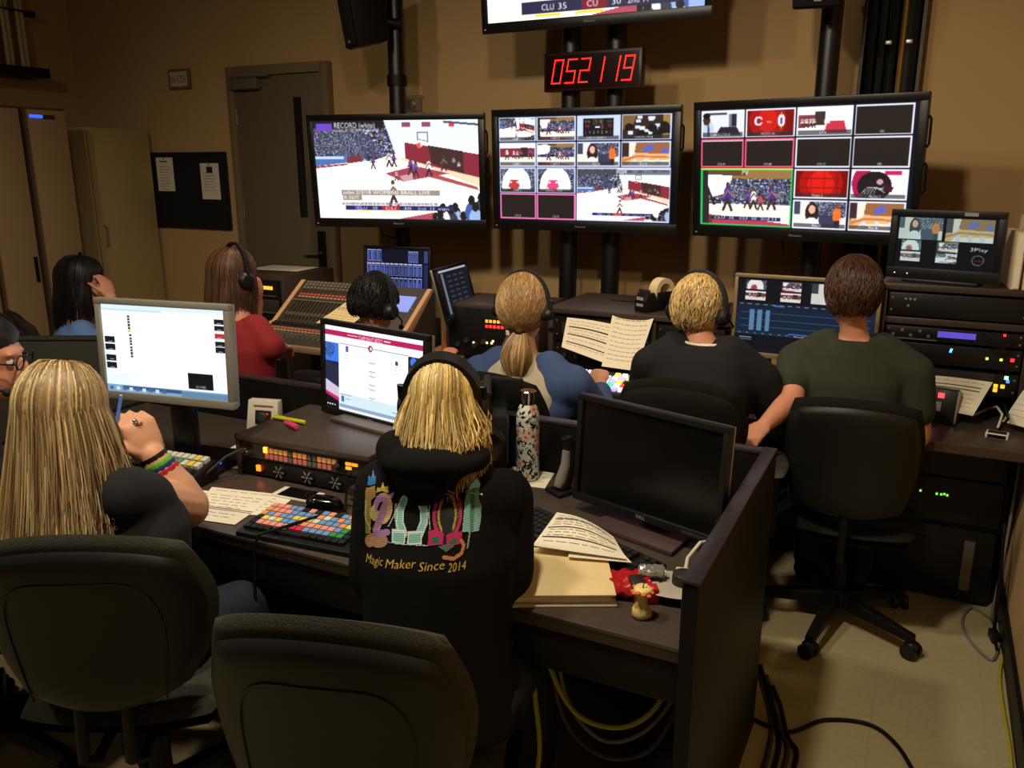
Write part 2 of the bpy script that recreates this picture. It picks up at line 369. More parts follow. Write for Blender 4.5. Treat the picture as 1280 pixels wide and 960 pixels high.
# tall cabinet and equipment racks along the left wall ---------------------
m_cab = mat('cabinet_enamel', (176, 150, 104), .55, var=.04, scale=4)
c = thing('storage_cabinet', 'tall beige steel storage cabinet in the corner by the bulletin board', 'cabinet', (-5.8, 4.36, 0))
MB().bb(-.385, .39, -.245, .29, 0, 1.885).build('body', m_cab, c, bevel=.005)
for y0, y1, hs in ((-.235, .285, -.19),):
    dr = MB().bb(.392, .412, y0, y1, .06, 1.865).build('door', m_cab, c, bevel=.004)
    MB().tube([(.414, hs, 1.20), (.432, hs, 1.19), (.432, hs, 1.06), (.414, hs, 1.05)], .007, 8).build('handle', m_silver, dr)
MB().bb(-.38, .37, -.22, .27, 0, .03).build('plinth', m_black, c)
m_rk = mat('rack_door_tan', (158, 130, 92), .55, var=.05, scale=4)
for k, (y0, y1, lab) in enumerate(((2.62, 3.17, 'tall tan equipment rack at the left edge of the picture'), (3.19, 3.455, 'narrow tan rack door beside a dark gap, left of the lit rack'), (3.49, 3.77, 'tall tan equipment rack with a small blue light at its top'))):
    c = thing('equipment_rack', lab, 'rack', (-5.5, (y0 + y1) / 2, 0), group='racks along the left wall'); w = (y1 - y0) / 2
    MB().bb(-.45, .38, -w, w, 0, 1.975).build('body', mat('rack_frame_brown', (84, 66, 46), .6), c, bevel=.004)
    dr = MB().bb(.381, .402, -w + .012, w - .012, .05, 1.96).build('door', m_rk, c, bevel=.004)
    MB().bb(.40, .412, w - .05, w - .03, .9, 1.06).build('latch', m_black, dr)
    if k == 2:
        MB().bb(.403, .408, -w + .02, -w + .105, 1.91, 1.928).build('status_light', mat('blue_led', (40, 80, 255), emit=2.2), c)
        MB().bb(.403, .406, -w + .11, -w + .19, 1.905, 1.93).build('name_plate', m_dgrey, c)
# ledge with conduits on the left wall -------------------------------------
c = thing('conduit_ledge', 'black wall ledge with pale vertical conduits above the racks', 'conduit', (XL, 4.05, 2.24))
MB().bb(0, .28, -.9, .24, 0, .065).build('ledge', m_black, c, bevel=.004)
for i in range(7):
    y = -.16 + i * .056 + .008 * (i % 2)
    MB().cyl((.12 + .03 * (i % 2), y, .065), (.12 + .03 * (i % 2), y, ZC - 2.24), .014 if i % 2 else .02, 10).build('conduit', mat('conduit_grey', (206, 196, 164), .5), c)
MB().bb(.09, .17, -.3, .22, .45, .462).build('conduit_strap', m_dgrey, c)
MB().box((.12, .25, .45), (.05, .06, .04)).build('clamp', m_black, c, bevel=.004)
# cable raceway on the back wall --------------------------------------------
c = thing('cable_raceway', 'black vertical cable raceway behind the rightmost big screen', 'cable tray', (-.27, YB, 0))
MB().bb(-.14, .13, -.015, 0, .4, ZC).build('back_plate', mat('raceway_dark', (14, 13, 12), .7), c)
for x in (-.135, .125): MB().bb(x - .008, x + .008, -.09, 0, .4, ZC).build('side_rail', mat('raceway_edge', (74, 64, 50), .5), c)
for x, r, mm in ((-.095, .022, m_black), (-.05, .02, m_plastic), (.0, .021, m_black), (.075, .026, m_plastic), (.1, .014, m_black)):
    MB().tube([(x, -.045, .4), (x + .004, -.05, 1.4), (x - .003, -.045, 2.3), (x, -.045, ZC)], r, 8).build('cable', mm, c)
MB().cyl((.04, -.06, .4), (.04, -.06, ZC), .014, 10).build('brass_conduit', mat('brass_conduit', (140, 104, 50), .4, metal=.5), c, label='brass coloured conduit')
for x in (-.02, .07): MB().box((x, -.075, 2.19), (.03, .012, .02)).build('clip', m_silver, c, bevel=.002)
# ================================================================== front control desk
ZD = .71; YD = 1.43
dk = thing('control_desk', 'long dark laminate control desk with raised end panel in the foreground', 'desk', (-1.55, 1.8, 0))
ox, oy = -1.55, 1.8
def dpart(n, m, x0, x1, y0, y1, z0, z1, bev=.004, **k): return MB().bb(x0 - ox, x1 - ox, y0 - oy, y1 - oy, z0, z1).build(n, m, dk, bevel=bev, **k)
top = MB().prism([(-2.72 - ox, YD - oy), (-.347 - ox, YD - oy), (-.347 - ox, 2.2 - oy), (-2.72 - ox, 2.2 - oy)], ZD - .035, ZD).build('desktop', m_lam, dk, bevel=.004)
dpart('front_rail', m_black, -2.7, -.35, YD + .004, YD + .03, ZD - .13, ZD - .036)
dpart('edge_strip', mat('edge_metal', (92, 88, 80), .35, metal=.6), -2.72, -.347, YD - .003, YD, ZD - .006, ZD + .001, 0)
ep = dpart('end_panel', m_black, -.345, -.312, 1.402, 2.25, 0, .865, .006)
dpart('end_panel_cap', m_lampurple, -.347, -.310, 1.40, 2.252, .866, .874, .003)
dpart('rear_panel', m_black, -2.72, -.347, 2.21, 2.25, 0, .862, .004)
dpart('rear_panel_cap', m_lampurple, -2.72, -.347, 2.208, 2.252, .8625, .872, .002)
dpart('left_side_panel', m_black, -2.76, -2.722, 1.45, 2.25, 0, ZD, .004)
dpart('inner_divider', m_black, -1.18, -1.15, 1.6, 2.208, 0, ZD - .036, .004)
dpart('foot_rail', mat('rail_rust', (84, 50, 40), .5), -1.75, -1.2, 1.62, 1.64, .52, .535, 0)
pt = thing('partition_panel', 'dark grey partition behind the blonde woman in black T-shirt', 'partition', (-2.98, 2.12, 0), R(27))
MB().bb(-.62, .22, -.02, .02, 0, .955).build('panel', mat('partition_fabric', (46, 44, 38), .9, bump=.15, bscale=500), pt, bevel=.006)
MB().bb(-.625, .225, -.024, .024, .956, .968).build('top_trim', m_dgrey, pt, bevel=.003)
for x in (-.5, .15): MB().bb(x - .03, x + .03, -.14, .14, 0, .02).build('foot', m_black, pt, bevel=.003)
# ================================================================== rear console
ZR = .71; YR = 3.05
rc = thing('console_desk', 'long dark rear console desk with rack bays under the big screens', 'desk', (-.8, 3.5, 0)); ox, oy = -.8, 3.5
def rpart(n, m, x0, x1, y0, y1, z0, z1, bev=.004, **k): return MB().bb(x0 - ox, x1 - ox, y0 - oy, y1 - oy, z0, z1).build(n, m, rc, bevel=bev, **k)
rpart('desktop', m_lam, -2.12, .375, YR, 3.98, ZR - .035, ZR)
rpart('edge_strip', mat('edge_brown', (70, 50, 40), .4), -2.12, .375, YR - .004, YR, ZR - .03, ZR, 0)
for x in (-2.10, -1.5, -.98, -.16): rpart('support_panel', m_black, x - .02, x + .02, YR + .3, 3.98, 0, ZR - .036)
rpart('back_panel', m_black, -2.08, .36, 3.94, 3.98, 0, ZR - .036)
rpart('upper_shelf', m_rack, -1.53, -.6, 3.42, 3.93, .975, 1.0, .004)
for x in (-1.515, -1.03, -.615): rpart('bay_side', m_rack, x - .012, x + .012, 3.43, 3.92, ZR, .975)
rpart('bay_back', m_black, -1.5, -.63, 3.89, 3.91, ZR, .975)
rpart('slot', m_black, -1.33, -1.1, 3.72, 3.735, 1.0, 1.003, 0)
# equipment in the console bays
def rack_unit(name, lab, x0, x1, y, z0, z1, grp=None, dep=.3):
    u = thing(name, lab, 'rack unit', ((x0 + x1) / 2, y, z0), group=grp); w = (x1 - x0) / 2
    MB().bb(-w, w, 0, dep, 0, z1 - z0 - .003).build('chassis', m_black, u, bevel=.003)
    MB().bb(-w, w, -.006, 0, .001, z1 - z0 - .004).build('face_plate', m_plastic, u, bevel=.002)
    sc = MB()
    for sx in (-1, 1):
        for zz in (.25, .75): sc.cyl((sx * (w - .012), -.008, zz * (z1 - z0)), (sx * (w - .012), -.005, zz * (z1 - z0)), .004, 8)
    sc.build('screws', m_silver, u, kind='stuff')
    return u, w, z1 - z0
def leds(name, u, pts, col, em, r=.003, y=-.0075):
    m = MB()
    for x, z in pts: m.box((x, y, z), (2 * r, .004, 2 * r))
    return m.build(name, mat('led_%d_%d_%d' % col, col, emit=em), u, smooth=0, kind='stuff')
rnd = random.Random(4)
for (x0, x1, lab) in ((-1.5, -1.045, 'black rack unit behind the two propped paper sheets'), (-1.015, -.63, 'black rack unit below the tape dispenser, behind the man in black')):
    u, w, h = rack_unit('rack_unit', lab, x0, x1, 3.46, ZR + .01, .84)
    kn = MB()
    for k in range(6): kn.lathe([(.011, 0), (.011, .012), (.008, .015)], n=10)
    kb = MB()
    for k in range(7):
        x = -w + .05 + k * (2 * w - .1) / 6; kb.cyl((x, -.02, h * .5), (x, -.005, h * .5), .011, 10)
    kb.build('knobs', m_dgrey, u, kind='stuff')
    leds('indicators', u, [(w - .06, h * .75), (w - .09, h * .75)], (255, 60, 40), 2)
    MB().bb(-.1, .06, -.012, -.005, h * .78, h * .84).build('grab_rail', m_silver, u)
    u, w, h = rack_unit('rack_unit', lab.replace('black rack unit', 'slim upper black rack unit'), x0, x1, 3.45, .845, .97)
    MB().bb(-w + .04, w - .04, -.009, -.005, h * .3, h * .7).build('vent', m_dgrey, u)
sd = thing('intercom_box', 'black rack box with rows of red lit buttons left of the ponytail woman', 'rack box', (-1.83, 3.45, ZR), R(4))
MB().bb(-.24, .24, 0, .36, .012, .27).build('case', m_rack, sd, bevel=.005)
MB().bb(-.225, .225, -.008, 0, .02, .255).build('face_plate', m_plastic, sd, bevel=.002)
leds('amber_buttons', sd, [(-.02 + k * .02, .195) for k in range(11)], (255, 170, 70), 1.0, .007)
leds('red_buttons', sd, [(-.02 + k * .02, .17) for k in range(11)], (255, 50, 40), 1.6, .007)
leds('indicators', sd, [(-.02, .09), (.005, .09), (.012, .1), (-.09, .085)], (255, 220, 140), 2.0, .005)
kb = MB()
for k in range(4): kb.cyl((-.17 + k * .045, -.025, .075 + .02 * (k % 2)), (-.17 + k * .045, -.006, .075 + .02 * (k % 2)), .012, 10)
kb.build('knobs', m_dgrey, sd, kind='stuff')
for x in (-.22, .22): MB().bb(x - .02, x + .02, .02, .34, 0, .013).build('foot', m_black, sd)
# right-hand equipment rack on the console ------------------------------------
rr_ = thing('desktop_rack', 'tall black desktop rack of lit equipment beside the right wall', 'rack', (.11, 3.42, ZR)); w = .245
for x in (-w, w): MB().bb(x - .012, x + .012, 0, .45, 0, .46).build('side_panel', m_rack, rr_, bevel=.003)
MB().bb(-w - .012, w + .012, -.005, .46, .46, .485).build('rack_top', m_rack, rr_, bevel=.004)
MB().bb(-w, w, .42, .44, 0, .46).build('back_panel', m_black, rr_)
MB().bb(-w + .012, w - .012, .0, .42, .335, .36).build('shelf', m_rack, rr_, bevel=.003)
units = ((.365, .455, 'black blank-faced unit at the top of the right-hand desktop rack'), (.275, .33, 'recorder with violet display in the right-hand desktop rack'), (.19, .27, 'black unit with one blue light in the right-hand desktop rack'), (.09, .18, 'dark unit with a green light above amber buttons in the right-hand desktop rack'))
for k, (z0, z1, lab) in enumerate(units):
    u, w2, h = rack_unit('rack_unit', lab, .11 - .228, .11 + .228, 3.425, ZR + z0, ZR + z1, dep=.35)
    if k == 0: leds('markings', u, [(-.17, .065), (-.155, .065), (-.14, .065), (-.16, .04)], (120, 110, 90), .15, .004)
    if k == 1:
        MB().bb(-.05, .075, -.009, -.005, .02, .042).build('display', mat('violet_display', (86, 70, 190), emit=.9), u, smooth=0)
        leds('buttons', u, [(-.2 + i * .03, .02 + .018 * (i % 2)) for i in range(5)], (90, 90, 90), .1, .005)
        leds('red_light', u, [(.165, .045)], (255, 40, 40), 3, .004)
        MB().bb(-.2, -.05, -.009, -.005, .004, .008).build('slot', m_silver, u)
        MB().tube([(.09, -.01, .05), (.12, -.05, .02), (.16, -.04, .0), (.2, -.01, .03)], .004, 6).build('patch_lead', m_black, u)
    if k == 2:
        leds('blue_light', u, [(0, .055), (.002, .062)], (80, 150, 255), 3, .004)
        leds('green_lights', u, [(.12, .04), (.165, .04)], (190, 255, 60), 2.5, .004)
        leds('red_light', u, [(.2, .042)], (255, 40, 50), 2.5, .006)
    if k == 3:
        leds('green_light', u, [(.19, .075)], (110, 255, 150), 5, .006)
        leds('blue_light', u, [(.196, .062)], (60, 90, 255), 4, .005)
        leds('amber_buttons', u, [(.16 + .022 * (i % 2), .042 - .016 * (i // 2)) for i in range(3)], (255, 160, 40), 2.0, .0065)
        MB().bb(-.05, .15, -.009, -.005, .06, .085).build('label_strip', m_dgrey, u)
# under-desk cabinet and computer ----------------------------------------------
u = thing('rack_cabinet', 'black under-desk rack with tiny green lights at the right', 'rack', (.11, 3.32, .31))
MB().bb(-.24, .25, 0, .55, 0, .36).build('body', m_black, u, bevel=.004)
MB().bb(-.22, .23, -.012, 0, .02, .19).build('lower_drawer', m_plastic, u, bevel=.003)
dr = MB().bb(-.22, .23, -.012, 0, .2, .345).build('upper_drawer', m_plastic, u, bevel=.003)
MB().bb(-.05, .05, -.022, -.012, .285, .312).build('handle', m_dgrey, dr)
leds('green_lights', u, [(-.09, .13), (-.075, .13), (-.04, .128), (.015, .125), (.03, .125), (.04, .128), (.05, .125)], (120, 240, 60), 1.6, .0035, y=-.015)
u = thing('computer_tower', 'black computer tower with silver strip on the floor under the desk', 'computer', (.1, 3.33, 0))
MB().bb(-.23, .24, 0, .45, .012, .305).build('case', m_plastic, u, bevel=.006)
MB().bb(.14, .175, -.006, 0, .06, .26).build('silver_strip', mat('tower_silver', (120, 112, 98), .4, metal=.5), u)
ring = MB().tube([(-.06 + .02 * math.cos(a), -.004, .2 + .02 * math.sin(a)) for a in [2 * PI * k / 16 for k in range(17)]], .002, 6).build('round_badge', m_dgrey, u)
for x in (-.2, .2): MB().bb(x - .02, x + .02, .03, .42, 0, .012).build('foot', m_black, u)
# ================================================================== pictures shown on the screens
CROWD = [(52, 56, 84), (92, 98, 128), (150, 158, 185), (34, 34, 44), (205, 212, 228), (84, 72, 66), (70, 84, 150), (160, 140, 110)]
CW = [4, 3, 2.2, 4, 1.0, 2, 1.6, .7]
PURP = (70, 48, 150); MAR = (132, 44, 58)
def player(c, x, y, h, shirt, legs=(60, 45, 45)):
    w = h * .085
    c.ell(x, y - h * .9, w * .5, h * .11, (90, 60, 50)); c.ell(x, y - h * .58, w, h * .27, shirt)
    c.line([(x, y - h * .4), (x - w * 1.1, y)], w * .7, legs); c.line([(x, y - h * .4), (x + w * 1.1, y)], w * .7, legs)
    c.line([(x, y - h * .72), (x + w * 1.5, y - h * .5)], w * .55, (150, 105, 85)); c.line([(x, y - h * .72), (x - w * 1.3, y - h * .45)], w * .5, (140, 95, 78))
def game(c, seed, cap=False, crowd_cell=1):
    rr = random.Random(seed)
    c.rect(0, 0, 1, 1, (255, 252, 246))
    c.poly([(.42, 0), (1, 0), (1, .42), (.5, .32)], (226, 236, 250))
    c.poly([(.55, .18), (1, .24), (1, .42), (.6, .3)], (244, 248, 255))
    cp = [(0, 0), (.44, 0), (.5, .33), (.36, .40), (0, .45)]
    c.noise(0, 0, 1, 1, CROWD, CW, seed, cp, 2); c.noise(0, .05, .30, .4, CROWD, CW, seed + 5, cp, 1); c.poly([(0, 0), (.44, 0), (.45, .08), (0, .1)], (60, 46, 40), .5)
    c.poly([(.28, .15), (.34, .13), (.42, .36), (.30, .38)], (70, 70, 100), .5)
    c.poly([(0, .36), (.2, .34), (.2, .42), (0, .46)], (80, 110, 170)); c.rect(0, .36, .18, .385, (190, 215, 240))
    c.poly([(.2, .36), (.29, .34), (.29, .41), (.2, .43)], (120, 50, 60))
    c.poly([(0, .46), (.2, .43), (.2, .445), (0, .48)], (150, 60, 70))
    c.poly([(.56, .22), (1, .34), (1, .62), (.7, .46), (.56, .38)], MAR)
    c.poly([(.70, .25), (.91, .31), (.91, .53), (.72, .43)], (66, 44, 42))
    c.poly([(.56, .38), (.7, .45), (1, .57), (1, .66), (.68, .46), (.5, .38)], (238, 212, 176))
    c.poly([(.66, .5), (.98, .66), (1, .70), (.64, .54)], (170, 80, 84))
    c.poly([(.43, .53), (.62, .455), (.82, .53), (.54, .615)], (160, 66, 82)); c.poly([(.52, .56), (.60, .525), (.6, .6), (.54, .612)], (205, 150, 160))
    for x in (.55, .67): c.rect(x, .02, x + .05, .07, (150, 70, 90))
    c.rect(.83, .02, .86, .07, (235, 50, 60)); c.line([(.8, .02), (1, .05)], .012, (70, 80, 90))
    for a, b in (((.64, .12), (.70, .12)), ((.64, .12), (.64, .2)), ((.7, .12), (.7, .22)), ((.64, .19), (.7, .21))): c.line([a, b], .006, (120, 130, 150))
    c.ell(.647, .25, .014, .03, (235, 90, 80)); c.line([(.66, .2), (.66, .26)], .006, (230, 230, 235))
    for x, y, h, s in ((.36, .48, .13, PURP), (.46, .46, .16, (240, 240, 250)), (.49, .46, .14, PURP), (.59, .54, .17, PURP), (.62, .56, .16, (80, 60, 160)), (.70, .55, .17, (250, 250, 255)), (.5, .6, .10, (220, 190, 190)), (.79, .5, .15, (60, 60, 70)), (.85, .46, .1, (150, 150, 160)), (.88, .5, .1, (200, 200, 210)), (.475, .86, .26, (222, 226, 232))): player(c, x, y, h, s)
    c.poly([(.5, 1), (.72, .93), (1, .92), (1, 1)], (176, 74, 92))
    for k in range(16):
        x = .72 + rr.random() * .3; y = 1.02 - rr.random() * .22 * (x - .6) / .4
        c.ell(x, y + .08, .04, .1, rr.choice([(150, 180, 225), (70, 90, 160), (225, 228, 236), (60, 60, 70)])); c.ell(x, y - .04, .02, .05, (36, 30, 30))
    if cap:
        c.rect(0, .0, .44, .075, (30, 30, 36)); c.rect(.02, .03, .12, .1, (110, 70, 190)); c.text('RECORD (white)', .135, .072, .055, (250, 250, 250), wide=.25)
        c.text('cam 3  2/3/18 game', .13, .108, .03, (220, 220, 220), wide=.28)
        c.rect(.15, .70, .76, .755, (150, 140, 124)); c.text('ucbn 2/3/18 WOMENS BBALL LIVE', .16, .745, .038, (252, 252, 250), wide=.54)
        c.rect(.155, .76, .275, .81, (150, 140, 124)); c.text('R 3577', .165, .80, .038, (252, 252, 250), wide=.09)
    if cap or cap is None:
        c.rect(.15, .83, .745, .86, (120, 120, 130), .75); c.text('TC 17:11:11;03   PP 01:13:21;24', .155, .86, .03, (255, 255, 255), wide=.57)
    c.rect(.17, .862, .84, .915, (42, 42, 92)); c.rect(.395, .862, .51, .915, (170, 36, 56)); c.rect(.225, .862, .27, .915, (90, 60, 170))
    c.text('CLU   35', .24, .905, .03, (255, 255, 255), wide=.13); c.text('CU   30', .42, .905, .03, (255, 255, 255), wide=.16); c.text('2nd  11  espn', .62, .905, .03, (240, 240, 255), wide=.19)
    c.rect(.225, .925, .34, .935, (235, 215, 60)); c.rect(.395, .925, .51, .935, (235, 215, 60))
def crowd_play(c, seed, blob=False):
    c.rect(0, 0, 1, 1, (250, 238, 226)); c.noise(0, 0, 1, .62, CROWD, CW, seed, None, 2); c.noise(0, .3, 1, .5, CROWD, CW, seed + 3)
    c.rect(0, 0, 1, .16, (150, 112, 66)); c.rect(0, 0, .5, .10, (90, 70, 46))
    c.poly([(0, .08), (.35, .1), (.3, .42), (.12, .5), (0, .5)], (252, 252, 252))
    c.poly([(0, .82), (.5, .88), (1, .97), (1, 1), (0, 1)], (176, 60, 84)); c.poly([(0, .86), (.12, .86), (.12, 1), (0, 1)], (110, 50, 60))
    for x, y, h, s in ((.3, .74, .52, PURP), (.53, .68, .34, PURP), (.60, .7, .38, (240, 236, 244)), (.8, .7, .44, PURP), (.68, .72, .3, (190, 70, 80))): player(c, x, y, h, s)
    if not blob: c.poly([(0, .0), (.07, .02), (.07, .3), (.16, .64), (.13, .66), (.08, .45), (.08, 1), (0, 1)], (44, 38, 40))
    else: c.ell(.2, .25, .14, .22, (250, 250, 255))
def rim(c, col, tilt=0):
    c.rect(0, 0, 1, 1, (60, 54, 74)); c.noise(0, 0, 1, 1, CROWD, CW, 9, None, 1); c.ell(.46 + tilt, .75, .42, .85, (254, 252, 250))
    c.poly([(.28 + tilt, .48), (.52 + tilt, .48), (.58 + tilt, .94), (.2 + tilt, .94)], col)
    for x, y in ((.3, .58), (.5, .58), (.25, .84), (.54, .84)): c.ell(x + tilt, y, .03, .05, (255, 240, 245))
    c.rect(0, .92, 1, 1, (50, 45, 45))
def board(c):
    c.rect(0, 0, 1, 1, (196, 212, 240)); c.rect(.13, .1, .87, .88, (24, 22, 30)); c.rect(.38, .1, .62, .36, (60, 60, 74)); c.rect(.4, .12, .6, .34, (20, 20, 24))
    c.text('3 18', .43, .31, .16, (240, 200, 70), wide=.15); c.text('HOME', .16, .26, .08, (230, 190, 60), wide=.13); c.text('CLU', .7, .26, .08, (230, 190, 60), wide=.12)
    c.text('36', .18, .48, .14, (230, 50, 60), wide=.1); c.text('35', .72, .48, .14, (230, 50, 60), wide=.1); c.rect(.42, .44, .54, .5, (240, 240, 250)); c.text('2', .57, .52, .14, (240, 200, 70))
    for k in range(7): c.text('24'[k % 2], .17 + k * .1, .74, .12, (240, 220, 160) if k not in (0, 6) else (230, 50, 60))
def studio(c):
    c.rect(0, 0, 1, 1, (48, 36, 30)); c.poly([(0, 0), (.3, 0), (.2, .5), (0, .6)], (120, 92, 56)); c.rect(.85, 0, 1, 1, (150, 120, 60))
    rr = random.Random(3)
    for k in range(13): x = .1 + rr.random() * .7; y = rr.random() * .8; c.rect(x, y, x + .11, y + .13, (214, 222, 236))
    for k in range(9): c.ell(rr.random(), .4 + rr.random() * .5, .1, .16, (26, 22, 22))
def host(c):
    c.rect(0, 0, 1, 1, (230, 226, 220)); c.noise(.3, 0, 1, .6, CROWD, CW, 5); c.rect(.5, .5, .8, 1, (60, 56, 84)); c.rect(0, .0, .12, .5, (60, 70, 84))
    c.ell(.36, .45, .13, .42, (46, 30, 28)); c.ell(.36, .3, .065, .17, (226, 176, 150)); c.ell(.36, .95, .16, .34, (238, 238, 240))
    c.ell(.84, .5, .08, .3, (236, 112, 44)); c.ell(.85, .16, .04, .1, (120, 70, 60)); c.rect(.79, .72, .9, 1, (40, 36, 50))
def blur(c):
    c.rect(0, 0, 1, 1, (226, 178, 122)); c.poly([(0, 0), (1, 0), (1, .5), (.3, .45), (.2, .3), (0, .7)], (150, 98, 60)); c.rect(0, 0, .14, .6, (60, 40, 40)); c.poly([(.14, 0), (.3, 0), (.26, .5), (.14, .7)], (236, 226, 210))
    c.poly([(0, .72), (.3, .55), (1, .6), (1, .68), (.3, .64), (0, .85)], (200, 120, 60))
    for x, y in ((.52, .3), (.6, .22), (.9, .35)): c.ell(x, y, .07, .13, (90, 96, 190))
    c.poly([(.2, .8), (1, .75), (1, 1), (.1, 1)], (248, 236, 220))
    for x in (.27, .52, .77): c.ell(x, .85, .05, .16, (214, 214, 236))
def baseline(c, red=False):
    c.rect(0, 0, 1, 1, (250, 240, 226)); c.rect(0, 0, 1, .22, (244, 244, 248)); c.rect(0, .2, .6, .6, MAR); c.rect(.6, .16, .8, .62, (60, 40, 40)); c.rect(.8, .2, 1, .6, MAR)
    for x, y, h, s in ((.2, .7, .5, (240, 236, 240)), (.4, .66, .4, (240, 220, 230)), (.5, .68, .4, (200, 180, 200)), (.6, .66, .4, (90, 50, 130)), (.88, .68, .5, PURP)): player(c, x, y, h, s)
def refs(c):
    c.rect(0, 0, 1, 1, (250, 248, 244)); c.poly([(0, .25), (.35, .25), (.35, .65), (0, .75)], (130, 60, 70)); c.rect(.32, .12, .52, .66, (66, 46, 42))
    c.poly([(.56, .5), (.86, .48), (.93, .95), (.5, .95)], (196, 50, 66)); c.rect(.5, .42, .6, .6, (230, 224, 220))
    for x in (.08, .16, .24, .3): player(c, x, .72, .38, (238, 230, 236))
def caller(c):
    c.rect(0, 0, 1, 1, (222, 226, 240)); c.rect(.12, .05, .6, .12, (80, 76, 74)); c.rect(.66, .1, .84, .62, (120, 120, 140)); c.rect(.73, .1, .84, .6, (40, 38, 46))
    c.ell(.12, .7, .16, .36, (190, 200, 226)); c.ell(.1, .32, .09, .22, (66, 44, 38)); c.ell(.1, .16, .09, .12, (24, 20, 20)); c.line([(.14, .55), (.15, .95)], .05, (60, 64, 110))
    c.poly([(.36, .85), (.46, .6), (.85, .62), (.95, .95), (.36, .95)], (40, 36, 44))
def slate(c):
    c.rect(0, 0, 1, 1, (120, 14, 14)); c.ell(.45, .4, .4, .7, (200, 26, 20), .55); c.ell(.45, .4, .22, .45, (226, 40, 30), .55)
    c.ell(.25, .42, .09, .18, (240, 225, 235)); c.ell(.26, .42, .055, .11, (150, 30, 60)); c.rect(.27, .38, .34, .46, (170, 24, 24))
    c.text('vs.', .43, .5, .1, (255, 240, 235), wide=.12); c.ell(.74, .42, .075, .24, (240, 230, 236)); c.rect(.725, .1, .755, .74, (236, 200, 120)); c.rect(.71, .3, .77, .55, (90, 80, 150))
    c.text('2018 SCIAC BASKETBALL TOURNAMENT', .12, .86, .05, (240, 130, 120), wide=.76)
def bricks(c):
    c.rect(0, 0, 1, 1, (110, 12, 10)); c.ell(.5, .5, .42, .75, (210, 24, 16), .6); c.ell(.5, .5, .25, .5, (245, 40, 26), .6)
    for x in (.08, .3, .56, .8): c.rect(x, 0, x + .02, 1, (120, 14, 12), .6)
    for y in (.28, .62): c.rect(0, y, 1, y + .04, (120, 14, 12), .6)
def helmet(c):
    c.rect(0, 0, 1, 1, (246, 238, 244)); c.rect(.6, 0, .9, .16, (190, 36, 96)); c.ell(.2, .45, .2, .6, (170, 26, 76)); c.ell(.42, .55, .32, .52, (34, 24, 26)); c.ell(.52, .4, .06, .1, (190, 150, 165))
    for k in range(5): c.line([(.12 + k * .07, .95), (.3 + k * .04, .6), (.62, .58 + .05 * k)], .012, (170, 180, 180))
    c.poly([(.6, .4), (.78, .6), (.74, .75), (.6, .72)], (60, 24, 36))
def cell(c, x0, y0, x1, y1, fn, *a, name=None, border=(226, 230, 246), rim_=.006):
    c.sub(0, 0, 1, 1); c.rect(x0, y0, x1, y1, border); asp = c.w / c.h
    ix0, iy0, ix1, iy1 = x0 + rim_, y0 + rim_ * asp, x1 - rim_, y1 - rim_ * asp
    c.sub(ix0, iy0, ix1, iy1)
    if fn: fn(c, *a)
    else: c.rect(0, 0, 1, 1, (36, 29, 25))
    if name:
        hh = .021 / (iy1 - iy0)
        if fn: c.rect(0, 1 - 1.6 * hh, 1, 1, (46, 44, 44), .7)
        c.text(name, .5 - .03 * len(name) * .23 / (ix1 - ix0) * .8, 1 - .3 * hh, hh, (250, 250, 255))
    c.sub(0, 0, 1, 1)
cvL = Canvas(250, 148); game(cvL, 1, True)
cvT = Canvas(280, 158); game(cvT, 1, None)
cvT.rect(.15, .83, .85, .86, (252, 250, 246)); cvT.rect(.17, .862, .9, .955, (42, 42, 70)); cvT.rect(.46, .862, .58, .955, (120, 30, 44))
for s_, x_, w_ in (('CLU', .27, .06), ('35', .35, .04), ('CU', .485, .05), ('30', .60, .04), ('2nd 11', .67, .09)): cvT.text(s_, x_, .935, .05, (255, 255, 255), wide=w_)
cvT.rect(.235, .965, .36, .978, (235, 215, 60)); cvT.rect(.43, .965, .56, .978, (235, 215, 60))
cvC = Canvas(264, 152, (16, 18, 34)); M_ = .012
GX = [.006, .236, .472, .722, .994]; GY = [.01, .25, .49, .742, .99]
PINK = (250, 120, 185); BLU = (205, 215, 245)
cells = [[(game, 2, 'CAM 1'), (crowd_play, 3, 'CAM 2'), (board, None, 'CAM 7 CLTX 7'), (studio, None, 'CAM 8 LTX 8')],
         [(baseline, None, 'CAM 3'), (crowd_play, 4, 'CAM 4'), (host, None, 'Rec A'), (blur, None, 'Rec B')]]
for j in (0, 1):
    for i in range(4):
        fn, arg, nm = cells[j][i]; a = () if arg is None else (arg,)
        if j == 1 and i == 1: a = (4, True)
        cell(cvC, GX[i], GY[j], GX[i + 1] - .006, GY[j + 1] - .01, fn, *a, name=nm, border=BLU)
cell(cvC, GX[0], GY[2], GX[1] - .006, GY[3] - .01, rim, (186, 60, 60), name='CAM 5', border=BLU)
cell(cvC, GX[1], GY[2], GX[2] - .006, GY[3] - .01, rim, (222, 70, 120), .02, name='CAM 6 LTX 6', border=BLU)
for i, n_ in ((0, 'CG A'), (1, 'CG B')): cell(cvC, GX[i], GY[3] - .004, GX[i + 1] - .004, .985, None, name=n_, border=PINK, rim_=.008)
cell(cvC, GX[2], GY[2], .994, .985, game, 6, border=BLU); cvC.sub(0, 0, 1, 1); cvC.rect(GX[2] + .006, .505, .988, .555, (70, 72, 80), .75); cvC.text('PGM', .70, .545, .036, (250, 250, 255))
cvR = Canvas(280, 160, (14, 16, 30))
HX = [.004, .232, .478, .738, .99]; HY = [.012, .252, .50, .752, .988]; RED = (240, 90, 120); GRN = (40, 190, 90); WHT = (232, 234, 244)
